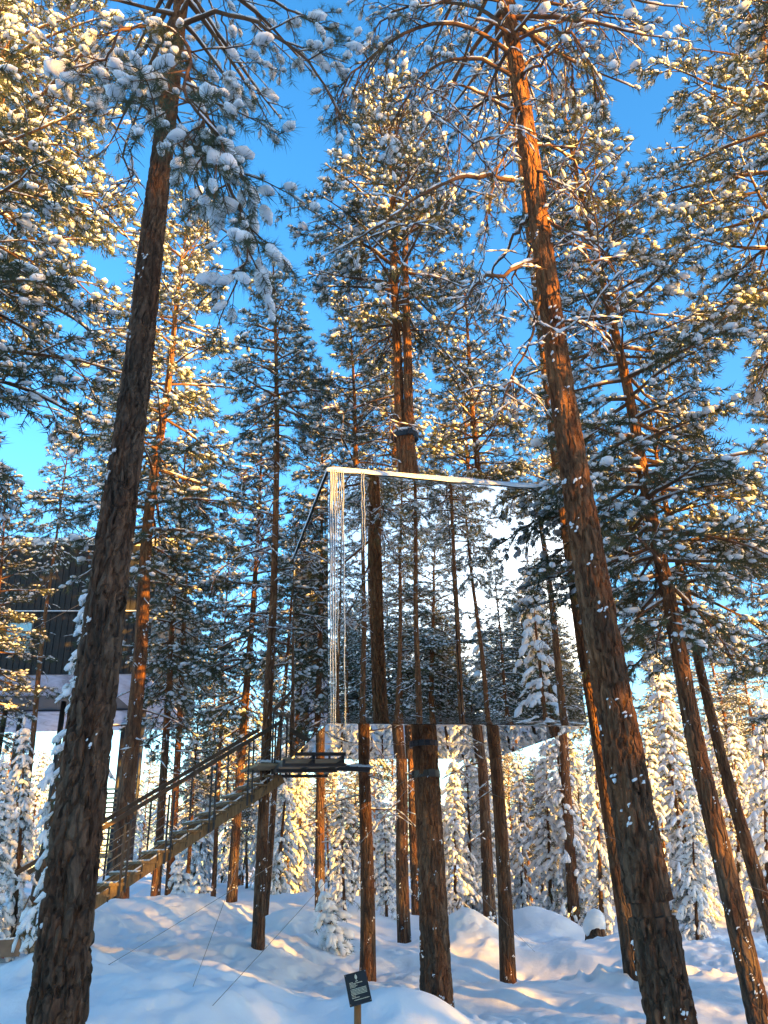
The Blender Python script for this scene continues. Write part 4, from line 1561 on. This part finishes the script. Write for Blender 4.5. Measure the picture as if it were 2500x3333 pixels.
for s in (-0.05, WD + 0.05):
    mb = MB()
    mb.beam(S0 + side * s + EZ * 1.12 - RD * 0.3, S1 + side * s + EZ * 1.12, 0.05, 0.075)
    obj('handrail', mb.shift(S0).mesh('handrail', M_RAIL, False), stair)
    for f in (0.03, 0.29, 0.47, 0.66, 0.84):
        for e in (0.0, 0.022):
            if e and s > 0:
                continue
            p = S0 + sd_ * (f + e) + side * s
            mb = MB()
            mb.beam(p + EZ * -0.1, p + EZ * 1.1, 0.032, 0.032, up=(0, 1, 0))
            obj('baluster', mb.shift(S0).mesh('baluster', M_STEEL, False), stair)
    for hgt in (0.28, 0.44, 0.6, 0.76, 0.92):
        mb = MB()
        mb.poly(np.array([S0 + side * s + EZ * hgt + sd_ * 0.02, S1 + side * s + EZ * hgt]), 0.005, 5)
        obj('rail_cable', mb.shift(S0).mesh('rail_cable', M_WIRE), stair)
ft = MB()
ft.beam(S0 + EZ * 0.05, S0 - EZ * 0.6 + RD * 0.05, 0.12, 0.2, up=(0, 1, 0))
obj('footing', ft.shift(S0).mesh('footing', M_DECK, False), stair)

# landing between the stair top and the back of the cube
LZ = CUBE_A[2] + 0.02
land = thing('landing', 'steel-framed timber landing between the stair top and the mirrored cube', 'landing', np.array([S1[0], S1[1], LZ]))
LO = np.array([S1[0], S1[1], LZ])
pl0 = CUBE_A + EY * 4.05 + EX * (-0.1) + EZ * 0.02
for k in range(9):
    mb = MB()
    a = pl0 + EY * (0.06 + k * 0.215)
    mb.beam(a, a + EX * 1.15, 0.19, 0.03)
    obj('deck_board', mb.shift(LO).mesh('deck_board', M_DECK, False), land)
for dx in (0.0, 0.56, 1.12):
    mb = MB()
    mb.beam(pl0 + EX * dx - EZ * 0.055, pl0 + EX * dx + EY * 2.0 - EZ * 0.055, 0.05, 0.075)
    obj('joist', mb.shift(LO).mesh('joist', M_STEEL, False), land)
for dy in (0.02, 0.95, 1.95):
    mb = MB()
    mb.beam(pl0 + EY * dy - EX * 0.03 - EZ * 0.12, pl0 + EY * dy + EX * 1.17 - EZ * 0.12, 0.06, 0.06)
    obj('cross_beam', mb.shift(LO).mesh('cross_beam', M_STEEL, False), land)
dk = pl0 + EY * 1.0
mb = MB()
mb.beam(S1 + side * WD / 2 - RD * 0.1 + EZ * (LZ - S1[2]), dk + EX * 0.1, 1.0, 0.05)
obj('deck_walk', mb.shift(LO).mesh('deck_walk', M_DECK, False), land)
bp0, bp1 = pt(850, 2488, 16.75), pt(1205, 2505, 16.95)
mb = MB()
mb.beam(bp0, bp1, 0.09, 0.1)
obj('support_beam', mb.shift(LO).mesh('support_beam', M_STEEL, False), land)
rg = np.random.default_rng(77)
tt = np.concatenate([rg.uniform(0, 0.17, 14), rg.uniform(0.55, 1, 30)])
mb = MB()
mb.blobs(bp0 + (bp1 - bp0) * tt[:, None] + EZ * 0.06, np.tile(bp1 - bp0, (len(tt), 1)), 0.12, 0.06, 0.035, rg, ICO0, 0.2)
obj('beam_snow', mb.shift(LO).mesh('beam_snow', M_SNOW), land, 'stuff')
# landing railing
ra, rb, rc = pt(886, 2480, 16.6), pt(944, 2480, 17.3), pt(1010, 2480, 17.9)
ra, rb, rc = [np.array([p[0], p[1], LZ]) for p in (ra, rb, rc)]
for a, b in ((ra, rb), (rb, rc)):
    for hgt, w, m_ in ((1.12, 0.06, M_RAIL), (0.62, 0.03, M_STEEL)):
        mb = MB()
        mb.beam(a + EZ * hgt, b + EZ * hgt, 0.04, w)
        obj('rail', mb.shift(LO).mesh('rail', m_, False), land)
for q in (0.0, 0.14, 0.45, 0.78, 1.0):
    p = ra + (rb - ra) * q
    mb = MB()
    mb.beam(p - EZ * 0.12, p + EZ * (1.1 if q != 0.14 else 0.95), 0.034, 0.034, up=(0, 1, 0))
    obj('baluster', mb.shift(LO).mesh('baluster', M_STEEL, False), land)
mb = MB()
mb.beam(ra + EZ * 1.15, ra + EZ * 1.15 + np.array([0.5, 0.7, 0.75]), 0.045, 0.06)
obj('rail', mb.shift(LO).mesh('rail', M_RAIL, False), land)

# red snow shovel at the stair foot
sp_ = pt(30, 3062, 14.2)
sh = thing('snow_shovel', 'red snow shovel leaning at the foot of the stair', 'shovel', sp_)
mb = MB()
tipv = pt(98, 2915, 14.35) - sp_
mb.poly(np.array([np.zeros(3), tipv]), 0.014, 8)
obj('handle', mb.mesh('handle', M_GREYWOOD), sh)
mb = MB()
hd = tipv / np.linalg.norm(tipv)
sdv = np.array([1.0, -0.2, 0])
sdv = sdv - hd * (sdv @ hd)
sdv /= np.linalg.norm(sdv)
nv_ = np.cross(hd, sdv)
prof = [(-0.0, 0.07), (-0.07, 0.12), (-0.17, 0.135), (-0.25, 0.14)]
rows = []
for t, w in prof:
    rows.append([hd * t + sdv * (w * q) + nv_ * (0.03 * (q * q) + 0.03 * (t / 0.2) ** 2) for q in (-1, -.5, 0, .5, 1)])
V = np.array(rows).reshape(-1, 3)
Fq = []
for r_ in range(3):
    for c_ in range(4):
        a = r_ * 5 + c_
        Fq += [(a, a + 1, a + 6), (a, a + 6, a + 5)]
Fq = np.array(Fq)
mb.add(V, Fq)
mb.add(V + nv_ * 0.008, Fq[:, ::-1])
obj('scoop', mb.mesh('scoop', M_RED), sh)
wb = pt(14, 3092, 13.8)
t = thing('wooden_board', 'weathered wooden board half buried in snow by the shovel', 'board', wb)
mb = MB()
mb.box((0, 0, 0.02), (0.22, 0.06, 0), (-0.01, 0.03, 0), (0, 0, 0.12))
obj('plank', mb.mesh('plank', M_GREYWOOD, False), t)
mb = MB()
rg = np.random.default_rng(9)
q = rg.uniform(-1, 1, 9)
mb.blobs(np.stack([q * .15, q * .05, np.full(9, .15)], 1), np.tile(np.array([[1, .3, 0]]), (9, 1)), 0.06, 0.035, 0.018, rg)
obj('snow', mb.mesh('snow', M_SNOW), t, 'stuff')

# ------------------------------------------------------------------ information sign
sc_ = pt(1165, 3216, 6.0)
sb_ = pt(1160, 3333, 6.0)
sign = thing('information_sign', 'tilted black information plate with pale lettering on a round wooden post', 'sign', np.array([sc_[0] - 0.02, sc_[1] + 0.05, gz1(sc_[0], sc_[1] + .05)]))
sbase = np.array(sign.location)
mb = MB()
mb.poly(np.array([[0, 0, -0.4], [0.005, 0, 0.3], (sc_ + np.array([-0.005, 0.05, -0.05])) - sbase]), [0.025, 0.024, 0.024], 14)
obj('post', mb.mesh('post', M_POSTWOOD), sign)
# plate axes: rolled ~13 deg, leaning back
ro = math.radians(12.5)
lean = math.radians(28)
pu0 = np.array([1.0, 0.05, 0])
pv0 = np.array([0, math.sin(lean), math.cos(lean)])
pu0 /= np.linalg.norm(pu0)
pu = pu0 * math.cos(ro) + pv0 * math.sin(ro)
pv = -pu0 * math.sin(ro) + pv0 * math.cos(ro)
pn = np.cross(pu, pv)
PW, PH = 0.146, 0.196
cen = sc_ - sbase
mb = MB()
mb.box(cen, pu * PW / 2, pv * PH / 2, pn * 0.006)
plate = obj('plate', mb.mesh('plate', M_SIGN, False), sign)


def on_plate(u, v, lift=0.0072):
    return cen + pu * (u * PW) + pv * (v * PH) + pn * lift


def strip_text(name, u0, u1, v, h, word):
    """short runs of letter-sized bars standing in for print too small to read"""
    mb = MB()
    rg = random.Random(int((v + 1) * 1000))
    u = u0
    while u < u1:
        w = rg.uniform(0.014, 0.05)
        w = min(w, u1 - u)
        mb.box(on_plate(u + w / 2, v), pu * PW * w / 2, pv * PH * h / 2, pn * 0.0006)
        u += w + rg.uniform(0.006, 0.014)
    o = obj(name, mb.mesh(name, M_PRINT, False), plate, 'stuff')


strip_text('heading', -0.34, -0.17, 0.195, 0.018, 1)
strip_text('heading', -0.34, 0.24, 0.155, 0.022, 1)
for q, (e, v) in enumerate([(-0.07, 0.115), (0.0, 0.08), (-0.07, 0.045)]):
    strip_text('text_line', -0.34, e, v, 0.016, 1)
for q in range(5):
    strip_text('text_line', -0.34, 0.38, -0.02 - q * 0.042, 0.02, 1)
strip_text('text_line', -0.34, -0.16, -0.235, 0.016, 1)
strip_text('text_line', -0.34, 0.0, -0.285, 0.022, 1)
strip_text('text_line', -0.26, 0.42, -0.36, 0.022, 1)
mb = MB()
# tree-shaped emblem: pointed leaf on a stem over a small line of print
leaf = [(0, 0.44), (0.035, 0.38), (0.045, 0.33), (0.03, 0.285), (0.008, 0.27), (0.008, 0.24), (-0.008, 0.24), (-0.008, 0.27), (-0.03, 0.285), (-0.045, 0.33), (-0.035, 0.38)]
V = [on_plate(u * 1.3, v) for u, v in leaf] + [on_plate(0, 0.34)]
n = len(leaf)
mb.add(V, [(i, n, (i + 1) % n) for i in range(n)])
mb.box(on_plate(0.0, 0.212), pu * PW * 0.055, pv * PH * 0.01, pn * 0.0006)
obj('emblem', mb.mesh('emblem', M_PRINT, False), plate)
for u, v in ((-0.46, 0.46), (0.46, 0.46), (0.46, -0.46), (-0.46, -0.46)):
    mb = MB()
    mb.poly(np.array([on_plate(u, v, 0.005), on_plate(u, v, 0.01)]), 0.0035, 8)
    obj('screw', mb.mesh('screw', M_WIRE), plate)

# ------------------------------------------------------------------ snow-capped stump
stb = pt(1945, 3090, 21.5)
stb[2] = gz1(stb[0], stb[1])
st = thing('tree_stump', 'low tree stump with a tall cap of snow at the forest edge', 'stump', stb)
axs = np.array([[0, 0, -0.3], [0, 0, 0.0], [0, 0, 0.2], [0, 0, 0.42]])
obj('stump_wood', trunk_mesh(axs, np.array([0.26, 0.25, 0.22, 0.21]), 3, 24, 0.01, 0.2), st)
mb = MB()
rg = np.random.default_rng(5)
mb.blobs(np.array([[0, 0, 0.5], [0.05, 0.02, 0.62], [-0.14, -0.02, 0.42]]), np.array([[1, 0, 0]] * 3), np.array([0.29, 0.22, 0.16]), np.array([0.28, 0.22, 0.16]), np.array([0.22, 0.2, 0.2]), rg, ICO1, 0.09)
obj('snow_cap', mb.mesh('snow_cap', M_SNOW), st)

# ------------------------------------------------------------------ black treehouse on stilts (left)
YT = 34.0
r0 = pt(480, 2192, YT)            # right lower front corner
ZB = r0[2]
ZT = pt(230, 1835, YT + 2)[2]
fx = np.array([-1.0, -0.10, 0])
fx /= np.linalg.norm(fx)
fy = np.array([-0.10, 1.0, 0])
fy /= np.linalg.norm(fy)
W_, D_ = 13.0, 15.0
TH0 = r0 + fx * W_ / 2
TH0[2] = gz1(TH0[0], TH0[1])
th = thing('stilt_treehouse', 'black timber treehouse standing on tall steel stilts', 'treehouse', TH0)


def thp(a, b, z):
    p = r0 + fx * a + fy * b
    return np.array([p[0], p[1], z])


mb = MB()
mb.box(thp(W_ / 2, D_ / 2, (ZB + ZT) / 2 + .1), fx * (W_ / 2 - .05), fy * (D_ / 2 - .05), EZ * ((ZT - ZB) / 2 - .1))
obj('core_wall', mb.shift(TH0).mesh('core_wall', M_CHAR, False), th)
bw = 0.26
mids = [ZB + (ZT - ZB) * 0.46]
nb = int(W_ / bw)
board_lo = MB()
board_lo.box((0, 0, 0), fx * (bw / 2 - 0.012), fy * 0.025, EZ * ((mids[0] - ZB) / 2))
board_lo = board_lo.mesh('cladding_board', M_CHAR, False)
board_hi = MB()
board_hi.box((0, 0, 0), fx * (bw / 2 - 0.012), fy * 0.025, EZ * ((ZT - mids[0]) / 2 - 0.04))
board_hi = board_hi.mesh('cladding_board', M_CHAR, False)
for k in range(nb):
    for me, zc in ((board_lo, (ZB + mids[0]) / 2), (board_hi, (ZT + mids[0]) / 2)):
        o = obj('cladding_board', me, th)
        p = thp((k + 0.5) * bw, -0.02 - 0.008 * (k % 3), zc) - TH0
        o.location = p
mb = MB()
mb.box(thp(W_ / 2, -0.08, mids[0]), fx * W_ / 2, fy * 0.06, EZ * 0.02)
obj('ledge', mb.shift(TH0).mesh('ledge', M_STEEL, False), th)
mb = MB()
mb.box(thp(W_ / 2, -0.1, mids[0] + 0.04), fx * (W_ / 2 - .1), fy * 0.05, EZ * 0.02)
obj('ledge_snow', mb.shift(TH0).mesh('ledge_snow', M_SNOW), th)
# window
wpx = pt(77, 2077, YT)
wa = float((r0 - wpx)[:2] @ -fx[:2])
win = obj('window', None, th)
win.location = thp(wa, -0.1, ZB + (mids[0] - ZB) * 0.62) - TH0
mb = MB()
mb.box((0, 0, 0), fx * 0.52, fy * 0.015, EZ * 0.62)
wme = mb.mesh('pane', M_WINDOW, False)
bpy.data.objects.remove(win)
win = obj('window', wme, th)
win.location = thp(wa, -0.09, ZB + (mids[0] - ZB) * 0.6) - TH0
fr = MB()
for sx in (-1, 1):
    fr.box(fx * (0.56 * sx), fx * 0.04, fy * 0.04, EZ * 0.7)
    fr.box(EZ * (0.66 * sx), fx * 0.6, fy * 0.04, EZ * 0.04)
obj('window_frame', fr.mesh('window_frame', M_STEEL, False), win)
sl_ = MB()
sl_.box(EZ * -0.72 - fy * 0.06, fx * 0.6, fy * 0.08, EZ * 0.03)
obj('window_sill', sl_.mesh('window_sill', M_SNOW, False), win)
# roof snow
mb = MB()
rg = np.random.default_rng(31)
mb.box(thp(W_ / 2, D_ / 2, ZT + .12), fx * (W_ / 2 + .05), fy * (D_ / 2 + .05), EZ * .12)
q = rg.uniform(0, 1, 60)
mb.blobs(r0 + fx * (q * W_)[:, None] + EZ * (ZT - ZB + 0.22), np.tile(fx, (60, 1)), 0.5, 0.3, 0.16, rg)
obj('roof_snow', mb.shift(TH0).mesh('roof_snow', M_SNOW), th)
# printed soffit with the dark opening of the net
mb = MB()
h0, h1, hb0, hb1 = 2.3, 11.8, 4.2, 8.6
for a0, a1, b0, b1 in ((0.05, h0, 0.05, D_ - .05), (h1, W_ - .05, 0.05, D_ - .05), (h0, h1, 0.05, hb0), (h0, h1, hb1, D_ - .05)):
    mb.box(thp((a0 + a1) / 2, (b0 + b1) / 2, ZB - 0.03), fx * (a1 - a0) / 2, fy * (b1 - b0) / 2, EZ * 0.03)
obj('soffit', mb.shift(TH0).mesh('soffit', M_SOFFIT, False), th)
mb = MB()
mb.box(thp((h0 + h1) / 2, (hb0 + hb1) / 2, ZB + .06), fx * (h1 - h0) / 2, fy * (hb1 - hb0) / 2, EZ * 0.02)
obj('net_opening', mb.shift(TH0).mesh('net_opening', M_STEEL, False), th)
STI = [(480, 2192, 4.5), (-30, 2600, 6.5), (25, 2600, 9), (165, 2600, 5.2), (215, 2600, 4), (425, 2450, 6), (410, 2500, 9.5), (388, 2500, 12)]
for px, py, b in STI:
    yy = YT + b
    p = pt(px, py, yy)
    g0 = gz1(p[0], yy)
    mb = MB()
    mb.poly(np.array([[p[0], p[1], g0 - 0.3], [p[0], p[1], ZB - 0.06]]) - TH0, 0.13, 12)
    obj('stilt', mb.mesh('stilt', M_STEEL), th)

# timber stair of the black treehouse, seen past the dark pine
q0, q1 = pt(355, 2780, 27), pt(395, 2560, 31)
ts_ = thing('treehouse_stair', 'sunlit timber stair flight leading up to the black treehouse', 'staircase', np.array([q0[0], q0[1], gz1(q0[0], q0[1])]))
TS = np.array(ts_.location)
dq = q1 - q0
wv = np.array([1.0, 0, 0]) * 0.55
for s in (-1, 1):
    mb = MB()
    mb.beam(q0 + wv * s, q1 + wv * s, 0.05, 0.24)
    obj('stringer', mb.shift(TS).mesh('stringer', M_WOOD, False), ts_)
    mb = MB()
    mb.beam(q0 + wv * s + EZ * 1.1, q1 + wv * s + EZ * 1.1, 0.05, 0.06)
    obj('handrail', mb.shift(TS).mesh('handrail', M_STEEL, False), ts_)
    for f in np.linspace(0, 1, 9):
        mb = MB()
        p = q0 + dq * f + wv * s
        mb.beam(p, p + EZ * 1.1, 0.03, 0.03, up=(0, 1, 0))
        obj('baluster', mb.shift(TS).mesh('baluster', M_STEEL, False), ts_)
for k in range(13):
    c = q0 + dq * ((k + .5) / 13)
    mb = MB()
    mb.box(c, wv, np.array([0, 0.14, 0]), EZ * 0.02)
    obj('tread', mb.shift(TS).mesh('tread', M_DECK, False), ts_)
mb = MB()
mb.box(q0 + np.array([0, -0.5, -0.05]), np.array([0.65, 0, 0]), np.array([0, 0.55, 0]), EZ * 0.06)
obj('rest_platform', mb.shift(TS).mesh('rest_platform', M_DECK, False), ts_)
for s in (-1, 1):
    mb = MB()
    p = q0 + wv * s + np.array([0, -0.5, 0])
    mb.beam(np.array([p[0], p[1], gz1(p[0], p[1]) - .2]), p - EZ * 0.12, 0.09, 0.09, up=(0, 1, 0))
    obj('post', mb.shift(TS).mesh('post', M_STEEL, False), ts_)
print('objects', len(bpy.data.objects), 'tris', sum(len(m.polygons) for m in bpy.data.meshes))
